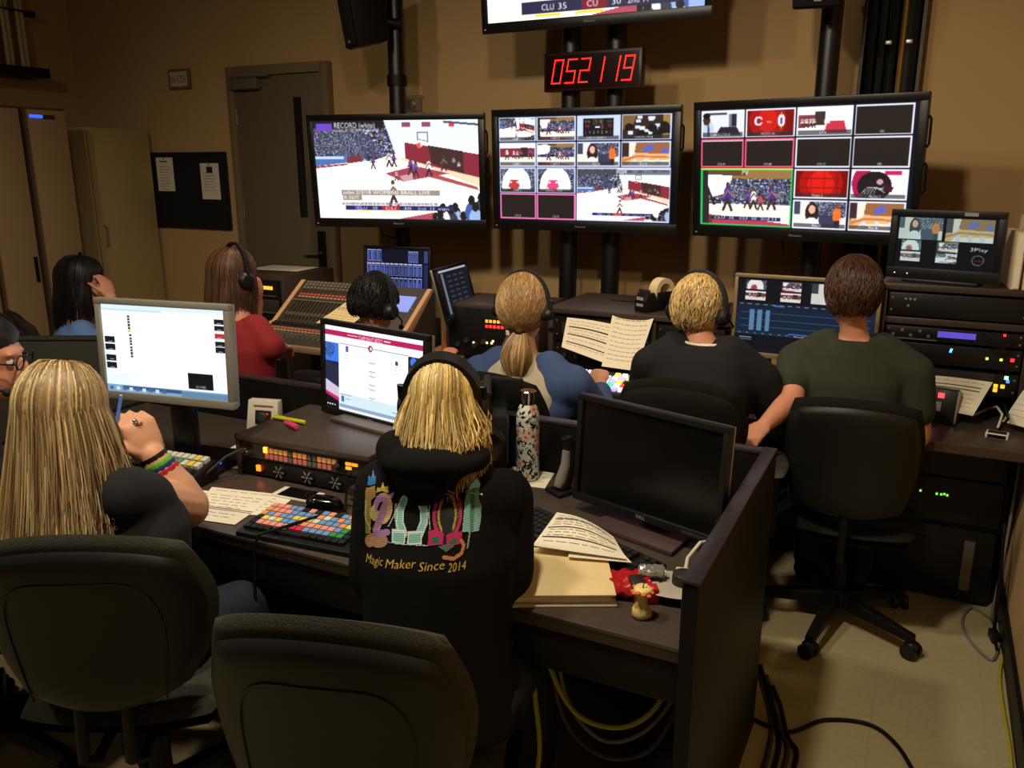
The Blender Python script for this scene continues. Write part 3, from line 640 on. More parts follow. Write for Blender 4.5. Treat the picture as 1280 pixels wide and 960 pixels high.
for i, (fn, nm) in enumerate(((caller, 'CAM 9 CTX 9'), (slate, 'MOTS 10'), (refs, 'LTX'), (None, 'BK'))): cell(cvR, HX[i], HY[0], HX[i + 1] - .008, HY[1] - .012, fn, name=nm, border=WHT)
for i, nm in enumerate(('CG-A', 'CG-B', 'CG-C', 'BK')): cell(cvR, HX[i], HY[1], HX[i + 1] - .008, HY[2] - .014, None, name=nm, border=RED if i < 2 else WHT)
for i in (0, 1): cvR.rect(HX[i] + .006, HY[1] + .01, HX[i + 1] - .014, HY[1] + .016, WHT)
cell(cvR, HX[0], HY[2] - .006, HX[2] - .006, .99, crowd_play, 8, border=GRN, rim_=.009); cvR.rect(HX[0], HY[2] - .006, HX[2] - .006, HY[2] + .008, (240, 200, 90)); cvR.text('PV', .22, .55, .04, (255, 255, 255))
cvR.rect(.06, .905, .42, .94, (40, 40, 80)); cvR.text('CLU  35   CU  30  2nd 11', .08, .932, .024, (255, 255, 255), wide=.32)
for i, (fn, nm) in enumerate(((bricks, 'Media 1'), (helmet, 'Media 2'))): cell(cvR, HX[2 + i], HY[2], HX[3 + i] - .008, HY[3] - .014, fn, name=nm, border=WHT)
for i, (fn, nm) in enumerate(((host, 'Rec A'), (blur, 'Rec B'))): cell(cvR, HX[2 + i], HY[3], HX[3 + i] - .008, .985, fn, name=nm, border=WHT)
cvP = Canvas(150, 90, (7, 12, 20))
for (x0, y0, x1, y1, fn, a) in ((.02, .02, .47, .44, host, ()), (.50, .02, .97, .46, blur, ()), (.06, .47, .27, .67, rim, ((186, 60, 60),)), (.06, .69, .27, .88, baseline, ()), (.43, .47, .64, .67, crowd_play, (4,)), (.43, .69, .64, .88, game, (3,))):
    cvP.sub(x0, y0, x1, y1); fn(cvP, *a); cvP.put(cvP.x > -1, (120, 190, 170), .28)
cvP.sub(0, 0, 1, 1); cvP.text('3Play', .76, .62, .07, (235, 240, 245), wide=.17); cvP.ell(.845, .79, .062, .1, (90, 90, 100), 1, .82); cvP.text('replay', .80, .81, .035, (170, 50, 70), wide=.09)
cvE = Canvas(190, 118, (10, 16, 26))
for (x0, x1, fn, a) in ((.06, .21, rim, ((186, 60, 60),)), (.32, .47, crowd_play, (4,)), (.54, .97, host, ())):
    if fn is host: cvE.sub(x0, .03, x1, .30); fn(cvE)
    else:
        cvE.sub(x0, .03, x1, .16); fn(cvE, *a); cvE.sub(x0, .175, x1, .30); baseline(cvE)
cvE.sub(0, 0, 1, 1); cvE.rect(0, .33, 1, .40, (22, 34, 52)); cvE.rect(.28, .345, .36, .37, (40, 110, 190)); cvE.rect(0, .40, 1, .72, (20, 38, 62))
for k in range(9): cvE.rect(.03, .43 + k * .031, .97, .433 + k * .031, (60, 90, 120))
for x in (.1, .16, .22): cvE.rect(x, .42, x + .035, .70, (96, 140, 180))
cvE.rect(0, .72, 1, .76, (28, 44, 66)); cvE.rect(.4, .715, .65, .73, (50, 120, 200)); cvE.rect(.44, .745, .52, .756, (220, 150, 80))
rr = random.Random(2)
for k in range(16): cvE.rect(.02 + k * .06, .345 + .0 * k, .05 + k * .06, .356, (150, 165, 180)); cvE.rect(.02 + k * .06, .74, .04 + k * .06, .75, (130, 150, 170))
for k in range(4): cvE.rect(.03, .8 + k * .03, .03 + rr.random() * .1, .81 + k * .03, (120, 140, 160))
cvM = Canvas(150, 92, (14, 16, 34))
def strip(x, y, w, h):
    cvM.rect(x, y, x + w, y + h, (120, 140, 225)); cvM.rect(x + w * .15, y + h * .1, x + w * .85, y + h * .95, (30, 34, 70)); cvM.rect(x + w * .3, y + h * .2, x + w * .7, y + h * .24, (190, 200, 255)); cvM.rect(x + w * .4, y + h * .35, x + w * .6, y + h * .9, (96, 120, 210)); cvM.rect(x, y + h * .0, x + w, y + h * .05, (220, 225, 255))
for k in range(12): strip(.015 + k * .074, .34, .062, .28); strip(.015 + k * .074, .66, .062, .26)
for k in range(4): strip(.68 + k * .04, .05, .034, .25)
for k in range(3): strip(.02 + k * .08, .03, .07, .26)
cvM.rect(.93, .03, .985, .30, (60, 76, 130)); cvM.rect(.93, .35, .985, .92, (34, 44, 90)); cvM.rect(0, .3, .28, .315, (150, 70, 120))
cvS = Canvas(60, 92, (24, 27, 38)); cvS.rect(0, 0, 1, .04, (190, 196, 205)); cvS.rect(.1, .06, .16, .95, (120, 128, 140))
for k in range(7):
    for q in range(3): cvS.rect(.28 + q * .22, .14 + k * .11, .42 + q * .22, .17 + k * .11, (64, 70, 84))
cvH = Canvas(200, 128, (250, 253, 255))
cvH.rect(0, 0, 1, .05, (214, 234, 240)); cvH.rect(0, .05, .5, .07, (196, 220, 228)); cvH.rect(0, .45, .04, .93, (225, 240, 246)); cvH.rect(.2, .85, .8, .93, (244, 246, 252)); cvH.rect(0, .35, .7, .36, (232, 238, 242))
cvH.rect(0, .78, .2, .93, (226, 242, 250)); cvH.rect(0, .925, 1, 1, (120, 160, 190)); cvH.rect(.13, .93, .62, .965, (60, 84, 120)); cvH.rect(.62, .94, 1, 1, (90, 130, 165))
for k in range(9): cvH.rect(.02 + k * .055, .945, .05 + k * .055, .985, (200, 220, 235) if k % 2 else (70, 100, 150))
def thumb(x, y, w, h, red=False):
    cvH.rect(x, y, x + w, y + h, (18, 22, 28) if not red else (190, 40, 46)); cvH.rect(x + w * .3, y + h * .72, x + w * .75, y + h * .86, (150, 165, 170))
for k, y in enumerate((.37, .455, .575, .665)): thumb(.012, y, .085, .07)
for k, y in enumerate((.10, .17, .255, .34, .41)): thumb(.915, y, .075, .058, k == 2)
for k in range(6): cvH.rect(.215, .115 + k * .033, .235, .14 + k * .033, (60, 50, 46) if k < 5 else (220, 170, 90))
for k in range(8): cvH.rect(.22, .33 + k * .034, .24, .355 + k * .034, (60, 50, 52))
cvH.rect(.68, .72, .88, .90, (10, 12, 18)); cvH.text('SCORES', .74, .885, .03, (235, 235, 240), wide=.08)
cvA = Canvas(200, 128, (253, 253, 255))
cvA.rect(0, .055, 1, .115, (178, 30, 86)); cvA.text('CHAPMAN ATHLETICS', .36, .118, .05, (255, 255, 255), wide=.24); cvA.rect(.615, .075, .68, .095, (245, 210, 225)); cvA.rect(.24, .075, .35, .09, (225, 150, 180))
cvA.rect(0, .2, .145, 1, (30, 34, 60)); cvA.rect(0, .2, .145, .43, (60, 116, 232)); cvA.noise(0, .22, .1, .4, [(60, 116, 232), (40, 60, 70), (90, 90, 60)], [4, 3, 1], 3, [(0, .22), (.09, .2), (.11, .3), (.05, .4), (0, .36)])
cvA.poly([(0, .43), (.145, .50), (.145, .78), (0, .66)], (36, 40, 66)); cvA.poly([(0, .66), (.145, .74), (.145, .86), (0, .8)], (205, 190, 215)); cvA.poly([(0, .8), (.145, .86), (.145, .91), (0, .84)], (190, 40, 96)); cvA.poly([(0, .84), (.145, .91), (.145, 1), (0, 1)], (14, 14, 20))
for k in range(4): cvA.rect(.015 + k * .026, .955, .028 + k * .026, .968, (230, 230, 235))
cvA.rect(.85, .2, 1, 1, (26, 28, 44)); cvA.ell(.9, .26, .03, .05, (70, 116, 230)); cvA.rect(.15, .195, .85, .2, (120, 110, 120)); cvA.rect(.15, .80, .85, 1, (206, 228, 246)); cvA.rect(.15, .93, .85, .965, (140, 160, 190)); cvA.rect(.15, .975, .85, 1, (236, 240, 246))
cvA.ell(.48, .20, .024, .04, (150, 40, 80)); cvA.ell(.485, .20, .012, .02, (230, 220, 230)); cvA.rect(.22, .22, .25, .29, (90, 96, 150)); cvA.ell(.74, .31, .016, .026, (70, 60, 110)); cvA.rect(.17, .83, .2, .9, (90, 96, 150)); cvA.ell(.8, .93, .016, .025, (90, 50, 110))
for k in range(9): cvA.rect(.46, .36 + k * .052, .53, .365 + k * .052, (120, 124, 134)); cvA.rect(.475, .375 + k * .052, .51, .38 + k * .052, (180, 184, 190))
for y in (.32, .36, .4): cvA.rect(.21, y, .26, y + .01, (190, 192, 200)); cvA.rect(.71, y + .03, .77, y + .04, (205, 206, 214))
cvA.rect(.16, .805, .28, .815, (120, 124, 150)); cvA.rect(.21, .85, .27, .86, (130, 134, 150)); cvA.rect(.7, .88, .76, .89, (110, 110, 140))
for c_ in (cvL, cvT, cvC, cvR): c_.soften(.9)
for c_ in (cvP, cvE, cvM, cvH, cvA): c_.soften(.4)
# ================================================================== screens
m_screen = mat_attr('lit_picture_tv', .25, emit=1.25, base=False)
m_screen2 = mat_attr('lit_picture_desk', .3, emit=1.15, base=False)
m_screen3 = mat_attr('lit_picture_small', .3, emit=.8, base=False)
m_tvbez = mat('tv_bezel', (20, 19, 18), .35, spec=.4)
def panel(th, w, h, tilt, zc, cv, bez, m_bez, m_scr, thick=.05, dy=0, chin=None, name='screen', edge=None):
    "flat display in the thing's frame: bezel frame, back shell, glowing picture"
    M = Matrix.Translation((0, dy, zc)) @ Matrix.Rotation(-R(tilt), 4, 'X'); chin = chin or bez
    f = MB(M); t = .012
    f.bb(-w / 2, w / 2, -t, .012, h / 2 - bez, h / 2); f.bb(-w / 2, w / 2, -t, .012, -h / 2, -h / 2 + chin)
    f.bb(-w / 2, -w / 2 + bez, -t, .012, -h / 2 + chin, h / 2 - bez); f.bb(w / 2 - bez, w / 2, -t, .012, -h / 2 + chin, h / 2 - bez)
    f.build('bezel', m_bez, th, bevel=.002)
    b = MB(M); b.bb(-w / 2 + .003, w / 2 - .003, .0125, thick * .6, -h / 2 + .003, h / 2 - .003); b.bb(-w * .36, w * .36, thick * .6, thick, -h * .34, h * .34)
    b.build('back_shell', edge or m_plastic, th, bevel=.004)
    sw, sh = w - 2 * bez, h - bez - chin; zc2 = (chin - bez) / 2
    if cv is None:
        return MB(M).bb(-sw / 2, sw / 2, -.004, .0, zc2 - sh / 2, zc2 + sh / 2).build(name, m_scr, th, smooth=0), M
    me = canvas_mesh(name, cv, lambda u, v: M @ V(((u - .5) * sw, -.004, zc2 + (.5 - v) * sh)))
    o = bpy.data.objects.new(name, me); COL.objects.link(o); me.materials.append(m_scr); o.parent = th
    return o, M
m_logo = mat('logo_grey', (150, 150, 150), .4)
def bigtv(lab, x, y, z, ang, tilt, w, h, cv, em=None):
    th = thing('wall_monitor', lab, 'television', (x, y, z), R(ang))
    o, M = panel(th, w, h, tilt, 0, cv, .034, m_tvbez, m_screen, .075, chin=.05)
    lettering('maker_lettering', 'Panasonic', .011, M @ frame((0, -.0128, -h / 2 + .02), (1, 0, 0), (0, 0, 1), (0, -1, 0)), m_logo, th)
    MB(M).bb(-.11, .11, .075, .11, -.14, .14).build('mount_plate', m_blackmetal, th, bevel=.004)
    MB(M).bb(-.04, .04, .11, .17, -.06, .06).build('mount_arm', m_blackmetal, th)
    g = MB(M)
    for zz in (.5, .2): g.tube([(w / 2, .02, h * (zz - .15)), (w / 2 + .009, .02, h * (zz - .17)), (w / 2 + .009, .02, h * (zz - .33)), (w / 2, .02, h * (zz - .35))], .006, 6)
    g.build('side_handle', m_plastic, th)
    MB(M).box((-w / 2 + .02, -.0125, -h / 2 + .02), (.008, .002, .004)).build('power_light', mat('led_dim', (160, 160, 150), emit=.4), th)
    return th
bigtv('big screen at the left of the row showing one basketball game', -2.728, 4.02, 1.587, 14, -4, 1.03, .62, cvL)
bigtv('middle big screen with a grid of camera views, below the red clock', -1.653, 4.12, 1.596, .9, -2, 1.02, .62, cvC)
bigtv('rightmost big screen with a grid of black and red picture cells', -.565, 4.02, 1.598, -10.7, -6, 1.02, .625, cvR)
bigtv('topmost big screen, cut off by the picture edge, above the red clock', -1.61, 4.06, 2.618, 0, -5, 1.19, .68, cvT)
for x, lab in ((-2.90, 'black pole carrying the left big screen and a loudspeaker'), (-1.80, 'left one of the twin black poles behind the middle screen'), (-1.55, 'right one of the twin black poles behind the middle screen'), (-.52, 'black pole carrying the rightmost big screen')):
    p = thing('monitor_pole', lab, 'pole', (x, 4.31, 0), group='poles carrying the screens')
    MB().cyl((0, 0, .012), (0, 0, ZC), .048 if x in (-2.90, -.52) else .05, 20).build('tube', m_blackmetal, p)
    MB().bb(-.12, .12, -.12, .12, 0, .012).build('base_plate', m_blackmetal, p, bevel=.003)
    for z in (1.5, 2.1) if x != -.52 else (1.5, 1.05): MB().lathe([(.049, -.03), (.058, -.03), (.058, .03), (.049, .03)], (0, 0, z), 20).build('collar', m_black, p)
# clock ----------------------------------------------------------------
ck = thing('led_clock', 'black wall clock with red dotted digits 052119', 'clock', (-1.64, 4.19, 2.088), R(-3))
MB().bb(-.27, .27, 0, .055, -.095, .095).build('case', mat('clock_case', (40, 18, 16), .4), ck, bevel=.005)
MB().bb(-.255, .255, -.004, 0, -.08, .08).build('window', mat('clock_window', (30, 5, 5), .2), ck)
SEG = {'0': 'abcdef', '5': 'afgcd', '2': 'abged', '1': 'bc', '9': 'abcdfg'}
PT = {'a': ((0, 1), (1, 1)), 'b': ((1, 1), (1, .5)), 'c': ((1, .5), (1, 0)), 'd': ((0, 0), (1, 0)), 'e': ((0, .5), (0, 0)), 'f': ((0, 1), (0, .5)), 'g': ((0, .5), (1, .5))}
m_red = mat('red_led', (255, 38, 30), emit=2.6)
for k, ch in enumerate('052119'):
    m = MB(); x0 = -.222 + k * .0765 + (.008 if k > 3 else 0)
    for sg in SEG[ch]:
        (ax, az), (bx, bz) = PT[sg]
        n = 5 if sg in 'agd' else 6
        for q in range(n + 1):
            u = ax + (bx - ax) * q / n; w_ = az + (bz - az) * q / n
            x = x0 + u * .048 + w_ * .02; z = -.055 + w_ * .112
            m.add([(x + .0042 * math.cos(a), -.0055, z + .0042 * math.sin(a)) for a in [PI / 4 * j for j in range(8)]], [tuple(range(7, -1, -1))])
    m.build('digit', m_red, ck, smooth=0, recalc=False)
# loudspeakers ----------------------------------------------------------
def speaker(lab, x, y, z, ang, tilt):
    s = thing('loudspeaker', lab, 'speaker', (x, y, z), ang, group='loudspeakers on the poles'); M = Matrix.Rotation(tilt, 4, 'X')
    MB(M).hexa([(-.10, .0, -.17), (.10, .0, -.17), (.07, .2, -.15), (-.07, .2, -.15), (-.12, 0, .19), (.12, 0, .19), (.09, .22, .19), (-.09, .22, .19)]).build('cabinet', m_black, s, bevel=.01)
    MB(M).hexa([(-.092, -.012, -.16), (.092, -.012, -.16), (.092, -.001, -.16), (-.092, -.001, -.16), (-.11, -.012, .18), (.11, -.012, .18), (.11, -.001, .18), (-.11, -.001, .18)]).build('grille', mat('speaker_grille', (16, 16, 16), .9, bump=.4, bscale=900), s, bevel=.003)
    MB(M).box((0, -.0135, -.135), (.03, .003, .012)).build('badge', m_logo, s)
    MB().tube([(0, .18, .0), (0, .25, -.02), (.0, .3, -.02)], .025, 10).build('bracket', m_blackmetal, s)
speaker('black loudspeaker on the pole above the leftmost big screen', -3.02, 4.02, 2.42, R(-38), R(8))
speaker('black loudspeaker cut off by the top edge above the rightmost big screen', -.55, 4.02, 2.44, R(12), R(6))
for lab, pts in (('thin black cable looping under the leftmost big screen', [(-2.95, 4.15, 1.3), (-2.93, 4.15, 1.22), (-2.85, 4.16, 1.205), (-2.78, 4.17, 1.24), (-2.74, 4.2, 1.3)]), ('thin black cable looping under the rightmost big screen', [(-.63, 4.12, 1.29), (-.62, 4.13, 1.22), (-.57, 4.14, 1.2), (-.53, 4.15, 1.21)])):
    tag(MB().tube(pts, .005, 6).build('power_cable', m_black), lab, 'cable')
# desk monitors ---------------------------------------------------------
def deskmon(lab, x, y, zc, ang, tilt, w, h, cv, base_z, m_bez, m_scr, bez=.016, chin=.02, edge=None, stand='foot', thick=.045, logo=None, m_foot=None, fy=0):
    th = thing('computer_monitor', lab, 'monitor', (x, y, base_z), R(ang))
    o, M = panel(th, w, h, tilt, zc - base_z, cv, bez, m_bez, m_scr, thick, chin=chin, edge=edge)
    if logo: lettering('maker_lettering', logo, .009, M @ frame((0, -.0125, -h / 2 + .006), (1, 0, 0), (0, 0, 1), (0, -1, 0)), m_logo, th)
    zb = zc - base_z - h * .25
    if stand == 'foot':
        MB().bb(-.04, .04, thick - .005, thick + .025, .014, zb + .1).build('neck', m_foot or m_plastic, th, bevel=.005)
        MB().prism([(-.13, -.075 + fy), (.13, -.075 + fy), (.10, .14 + fy), (-.10, .14 + fy)], 0, .014).build('foot', m_foot or m_plastic, th, bevel=.004)
    return th, M
m_hp = mat('silver_grey_bezel', (128, 125, 114), .45, var=.04)
m_foot = mat('stand_brown_silver', (104, 92, 84), .4, metal=.3)
deskmon('silver framed monitor with a bright page in front of the blonde in the T-shirt', -1.975, 1.68, 1.09, 9.3, 2.6, .465, .305, cvH, ZD, m_hp, m_screen2, .018, .024, m_hp, logo='hp', fy=.085)
deskmon('black monitor showing a sports web page with a red band', -1.492, 2.035, .995, -11.2, 3.2, .47, .305, cvA, .84, m_plastic, m_screen2, .017, .02, m_silver, logo='DELL', m_foot=m_foot)
th, M = deskmon('switched-off black monitor with silver edge beside the desk end panel', -.575, 1.915, .892, -16.8, 3.5, .445, .292, None, ZD, m_plastic, mat('dark_glass', (12, 12, 12), .25), .016, .02, m_silver, logo='DELL', m_foot=mat('stand_mauve', (72, 54, 54), .4))
MB(M).bb(.12, .2, -.0135, -.012, -.14, -.132).build('button_strip', m_dgrey, th)
deskmon('monitor with a dark editing timeline in front of the man in green', -.415, 3.40, 1.035, -2, 0, .55, .335, cvE, ZR, mat('tan_silver_bezel', (150, 128, 98), .4, metal=.4), m_screen3, .014, .02, m_plastic)
deskmon('monitor with blue mixer channel strips behind the mixing desk', -2.80, 4.10, 1.018, 6, 4, .44, .29, cvM, .70, m_plastic, m_screen3, .014, .02)
deskmon('dark monitor turned sideways to the right of the mixing desk', -2.06, 3.52, 1.02, 96, 15, .36, .27, cvS, ZR, m_tvbez, m_screen3, .016, .03, m_silver, m_foot=mat('foot_orange_wood', (150, 104, 66), .5))
th = thing('reference_monitor', 'small black broadcast monitor showing replay views on the right-hand rack', 'monitor', (.045, 3.47, 1.195), R(-14))
o, M = panel(th, .385, .255, -2, .14, cvP, .024, m_plastic, m_screen3, .06, chin=.042)
MB().bb(-.13, .13, -.02, .08, 0, .014).build('foot', m_plastic, th, bevel=.004)
MB(M).box((.08, -.0125, .117), (.045, .002, .012)).build('label_plate', m_logo, th)
lb = MB(M); [lb.box((-.16 + k * .045, -.0125, -.108), (.004, .002, .004)) for k in range(2)]; lb.build('lights', mat('led_pale', (220, 220, 200), emit=1.2), th)
# table under the mixer monitor
tb = thing('side_table', 'low black table behind the mixing desk', 'table', (-2.82, 4.15, 0))
MB().bb(-.5, .42, -.2, .25, .67, .70).build('table_top', m_black, tb, bevel=.004)
for x in (-.47, .39):
    for y in (-.17, .22): MB().bb(x - .02, x + .02, y - .02, y + .02, 0, .67).build('leg', m_blackmetal, tb)
# ================================================================== mixing desk
XM0, XM1 = -3.14, -2.33
tb = thing('mixer_table', 'black table carrying the mixing desk', 'table', (-2.735, 3.5, 0))
MB().bb(-.44, .44, -.27, .3, .69, .72).build('table_top', m_black, tb, bevel=.004)
for x in (-.41, .41):
    for y in (-.22, .26): MB().bb(x - .025, x + .025, y - .025, y + .025, 0, .69).build('leg', m_blackmetal, tb)
MB().bb(-.41, .41, .2, .22, .3, .69).build('modesty_panel', m_black, tb)
mx = thing('mixing_desk', 'large audio mixing desk with wooden cheeks and rows of knobs', 'mixer', (-2.735, 3.42, .72)); hw = (XM1 - XM0) / 2
prof = [(-.26, 0), (-.26, .03), (-.22, .045), (0, .085), (.26, .275), (.30, .27), (.30, 0)]
b = MB(Matrix(((0, 0, 1, 0), (1, 0, 0, 0), (0, 1, 0, 0), (0, 0, 0, 1)))); b.prism(prof, -hw, hw); b.build('body', mat('mixer_grey', (62, 56, 50), .5), mx, bevel=.003)
m_wood = mat('cheek_wood', (206, 160, 116), .45, var=.12, scale=20, stretch=(1, 8, 8))
for x, sx in ((-hw - .014, 1), (hw + .014, -1)):
    b = MB(Matrix(((0, 0, 1, x), (1, 0, 0, 0), (0, 1, 0, 0), (0, 0, 0, 1)))); b.prism([(y, z + .004) for y, z in prof[2:5]] + [(.285, .268), (.05, .06), (-.21, .02)], -.013, .013); b.build('wood_cheek', m_wood, mx, bevel=.003)
    b = MB(Matrix(((0, 0, 1, x), (1, 0, 0, 0), (0, 1, 0, 0), (0, 0, 0, 1)))); b.prism([(-.255, 0), (-.25, .015), (.04, .055), (.285, .262), (.298, .0)], -.012, .012); b.build('side_cover', mat('mixer_side', (72, 60, 50), .6), mx)
MB().bb(-hw, hw, -.285, -.261, .0, .035).build('palm_rest', mat('palm_rest_tan', (150, 122, 92), .5), mx, bevel=.008)
th1 = math.atan2(.19, .26); th0 = math.atan2(.04, .22)
def slope(v): # v 0..1 lower panel, 1..2 upper panel
    if v < 1: return -.22 + .22 * v, .045 + .04 * v, th0
    return .26 * (v - 1), .085 + .19 * (v - 1), th1
def ctl(name, rows, x0, x1, n, size, m, skip=None):
    g = MB()
    for v in rows:
        y, z, th = slope(v)
        for k in range(n):
            if skip and skip(k, v): continue
            g.box((x0 + (x1 - x0) * k / (n - 1), y - math.sin(th) * size[2] / 2, z + math.cos(th) * size[2] / 2), size, rx=th)
    return g.build(name, m, mx, smooth=0, kind='stuff')
for v in (1.93, 1.87, 1.80): ctl('knobs', (v,), -.36, .2, 24, (.014, .014, .014), mat('knob_grey', (120, 112, 100), .5))
ctl('red_buttons', (1.66,), -.36, .2, 24, (.015, .012, .006), mat('button_red', (190, 84, 60), .5, emit=.12))
ctl('lamp_buttons', (1.6,), -.36, .2, 24, (.015, .009, .006), mat('button_cream', (180, 160, 130), .5))
ctl('fader_slots', (1.3,), -.36, .2, 24, (.004, .14, .002), m_black)
ctl('fader_caps', (1.18,), -.36, .2, 24, (.013, .022, .012), m_silver)
ctl('lower_knobs', (.9, .8), -.38, .38, 30, (.013, .013, .013), m_dgrey)
ctl('orange_buttons', (.62,), -.38, .38, 34, (.016, .012, .006), mat('button_orange', (196, 110, 70), .5, emit=.1))
ctl('white_buttons', (.48,), -.38, .38, 34, (.014, .008, .006), mat('button_white', (190, 176, 150), .5))
ctl('lower_faders', (.2, .08), -.38, .38, 24, (.013, .02, .012), m_silver)
for v, hgt in ((1.52, .008), (.98, .012), (.35, .006)):
    y, z, th = slope(v); MB().box((0, y, z + .002), (2 * hw - .02, hgt, .003), rx=th).build('divider_strip', mat('mixer_strip', (110, 98, 84), .5), mx)
y, z, th = slope(1.62)
mk = MB().box((.315, y - math.sin(th) * .004, z + math.cos(th) * .004), (.12, .11, .006), rx=th).build('touch_display', mat('mixer_display', (120, 140, 220), emit=.7), mx)
def sheet(name, lab, pts, m=None, lines=None, group=None, curl=.0, nx=8, ny=8, th=.0012, cat='paper', ink=None, texts=6):
    """paper from four corner points (TL, TR, BR, BL), gently curled, with printed bars lying on it"""
    tl, tr, br, bl = [V(p) for p in pts]; c = (tl + tr + br + bl) / 4; base = V((c.x, c.y, min(p.z for p in (tl, tr, br, bl)) - .0))
    t = thing(name, lab, cat, base, group=group); nrm = (tr - tl).cross(tl - bl).normalized()
    if nrm.z < 0: nrm = -nrm
    def P(u, v, off=0): return tl.lerp(tr, u).lerp(bl.lerp(br, u), v) + nrm * (curl * math.sin(PI * u) * math.sin(PI * min(1, v * .8 + .2)) + off) - base
    g = MB(); vs = []
    for off in (0.0004, th + .0004): vs += [P(i / nx, j / ny, off) for j in range(ny + 1) for i in range(nx + 1)]
    K = (nx + 1) * (ny + 1); fs = []
    for j in range(ny):
        for i in range(nx):
            a = j * (nx + 1) + i; fs.append((a, a + 1, a + nx + 2, a + nx + 1)); fs.append((K + a, K + a + nx + 1, K + a + nx + 2, K + a + 1))
    ed = [i for i in range(nx + 1)] + [j * (nx + 1) + nx for j in range(1, ny + 1)] + [ny * (nx + 1) + i for i in range(nx - 1, -1, -1)] + [j * (nx + 1) for j in range(ny - 1, 0, -1)]
    for a, b in zip(ed, ed[1:] + ed[:1]): fs.append((a, b, K + b, K + a))
    g.add(vs, fs); g.build('sheet', m or m_paper, t, smooth=40)
    def bars(nm, lst, mm, q=8):
        g = MB()
        for u0, v0, u1, v1 in lst:
            vs = []; fs = []
            for k in range(q + 1):
                u = u0 + (u1 - u0) * k / q; vs += [P(u, v0, th + .0012), P(u, v1, th + .0012)]
            for k in range(q): fs.append((2 * k, 2 * k + 2, 2 * k + 3, 2 * k + 1))
            g.add(vs, fs)
        g.build(nm, mm, t, smooth=0, recalc=False, kind='stuff')
    if lines: bars('ruled_bars', lines, ink or m_ink)
    if texts:
        r2 = random.Random(hash(lab) % 1000 if False else len(lab)); L = []
        for k in range(texts):
            v = .1 + .82 * k / texts
            if lines and any(abs(v - (l[1] + l[3]) / 2) < .035 for l in lines): continue
            u = .08
            while u < .85: w = r2.uniform(.04, .14); L.append((u, v, min(.92, u + w), v + .012)); u += w + .03
        bars('printed_text', L, m_inkgrey, 2)
    return t
y0, z0, t0 = slope(1.35); y1, z1, t1 = slope(.93)
def mixpt(x, v, lift=.016): y, z, th = slope(v); return V((-2.735 + x, 3.42 + y - math.sin(th) * lift, .72 + z + math.cos(th) * lift))
sheet('cue_sheet', 'sheet with a red double line lying on the mixing desk', [mixpt(.0, 1.62), mixpt(.19, 1.55), mixpt(.1, .93), mixpt(-.12, 1.0)], mat('paper_cream', (236, 214, 160), .8), [(0.02, .36, .98, .375), (.02, .41, .98, .425)], ink=mat('ink_red', (140, 50, 40), .8), texts=9)
# side rack at the left end of the mixer ---------------------------------------
u = thing('side_rack', 'dark rack cabinet with amber lights and paper on top, left of the mixing desk', 'rack', (-3.58, 3.98, 0))
MB().bb(-.24, .23, -.24, .22, .02, 1.0).build('case', m_rack, u, bevel=.005)
MB().bb(-.215, .205, -.248, -.24, .1, .97).build('front', m_plastic, u)
for k, z in enumerate((.88, .78, .69, .6, .5)):
    MB().bb(-.2, .19, -.256, -.248, z, z + .075).build('rack_face', m_dgrey if k % 2 else m_plastic, u, bevel=.002)
    MB().bb(-.19, .18, -.262, -.256, z - .004, z).build('rail', m_silver, u)
g = MB(); [g.box((.08 + q * .022, -.258, .925), (.016, .005, .02)) for q in range(4)]; g.build('amber_buttons', mat('amber_lamp', (255, 170, 50), emit=1.6), u, kind='stuff')
for x in (-.2, .19): MB().bb(x - .03, x + .03, -.2, .2, 0, .02).build('plinth', m_black, u)
sheet('loose_sheet', 'paper lying on top of the side rack behind the woman in red', [(-3.76, 4.12, 1.003), (-3.42, 4.14, 1.003), (-3.40, 3.92, 1.003), (-3.76, 3.88, 1.003)], texts=7)
# ================================================================== rear console top items
tp = thing('tape_dispenser', 'black tape dispenser with cream roll on the console shelf', 'tape dispenser', (-1.06, 3.56, 1.0), R(-28))
b = MB(Matrix(((0, 0, 1, 0), (1, 0, 0, 0), (0, 1, 0, 0), (0, 0, 0, 1)))); b.prism([(-.10, 0), (-.10, .055), (-.085, .085), (-.045, .085), (-.03, .05), (.04, .045), (.10, .075), (.11, 0)], -.035, .035); b.build('body', m_plastic, tp, bevel=.004)
for sx in (-1, 1): MB().bb(sx * .036 - .004, sx * .036 + .004, -.03, .1, .02, .085).build('side_arm', m_plastic, tp, bevel=.003)
g = MB(Matrix.Translation((0, .03, .085)) @ Matrix.Rotation(PI / 2, 4, 'Y'))
for r_, z_ in ((.056, .0),): g.lathe([(.034, -.024), (.056, -.024), (.056, .024), (.034, .024), (.034, -.024)], n=28)
g.build('tape_roll', mat('tape_cream', (226, 206, 160), .5), tp)
MB().box((0, -.075, .092), (.06, .01, .012)).build('cutter', m_dgrey, tp)
g = MB(); g.box((0, -.1015, .06), (.04, .002, .014)); g.box((0, -.1015, .032), (.04, .002, .012)); g.build('label_plates', m_logo, tp, kind='stuff')
rm = thing('desk_phone', 'flat black handset on the console shelf right of the tape dispenser', 'phone', (-.88, 3.58, 1.0), R(20))
MB().hexa([(-.09, -.08, 0), (.09, -.08, 0), (.09, .08, 0), (-.09, .08, 0), (-.09, -.08, .018), (.09, -.08, .018), (.09, .08, .045), (-.09, .08, .045)]).build('base', m_plastic, rm, bevel=.005)
MB().tube([(-.07, -.06, .035), (-.07, -.03, .05), (-.07, .04, .062), (-.07, .075, .05)], [.016, .013, .013, .018], 10).build('handset', m_dgrey, rm)
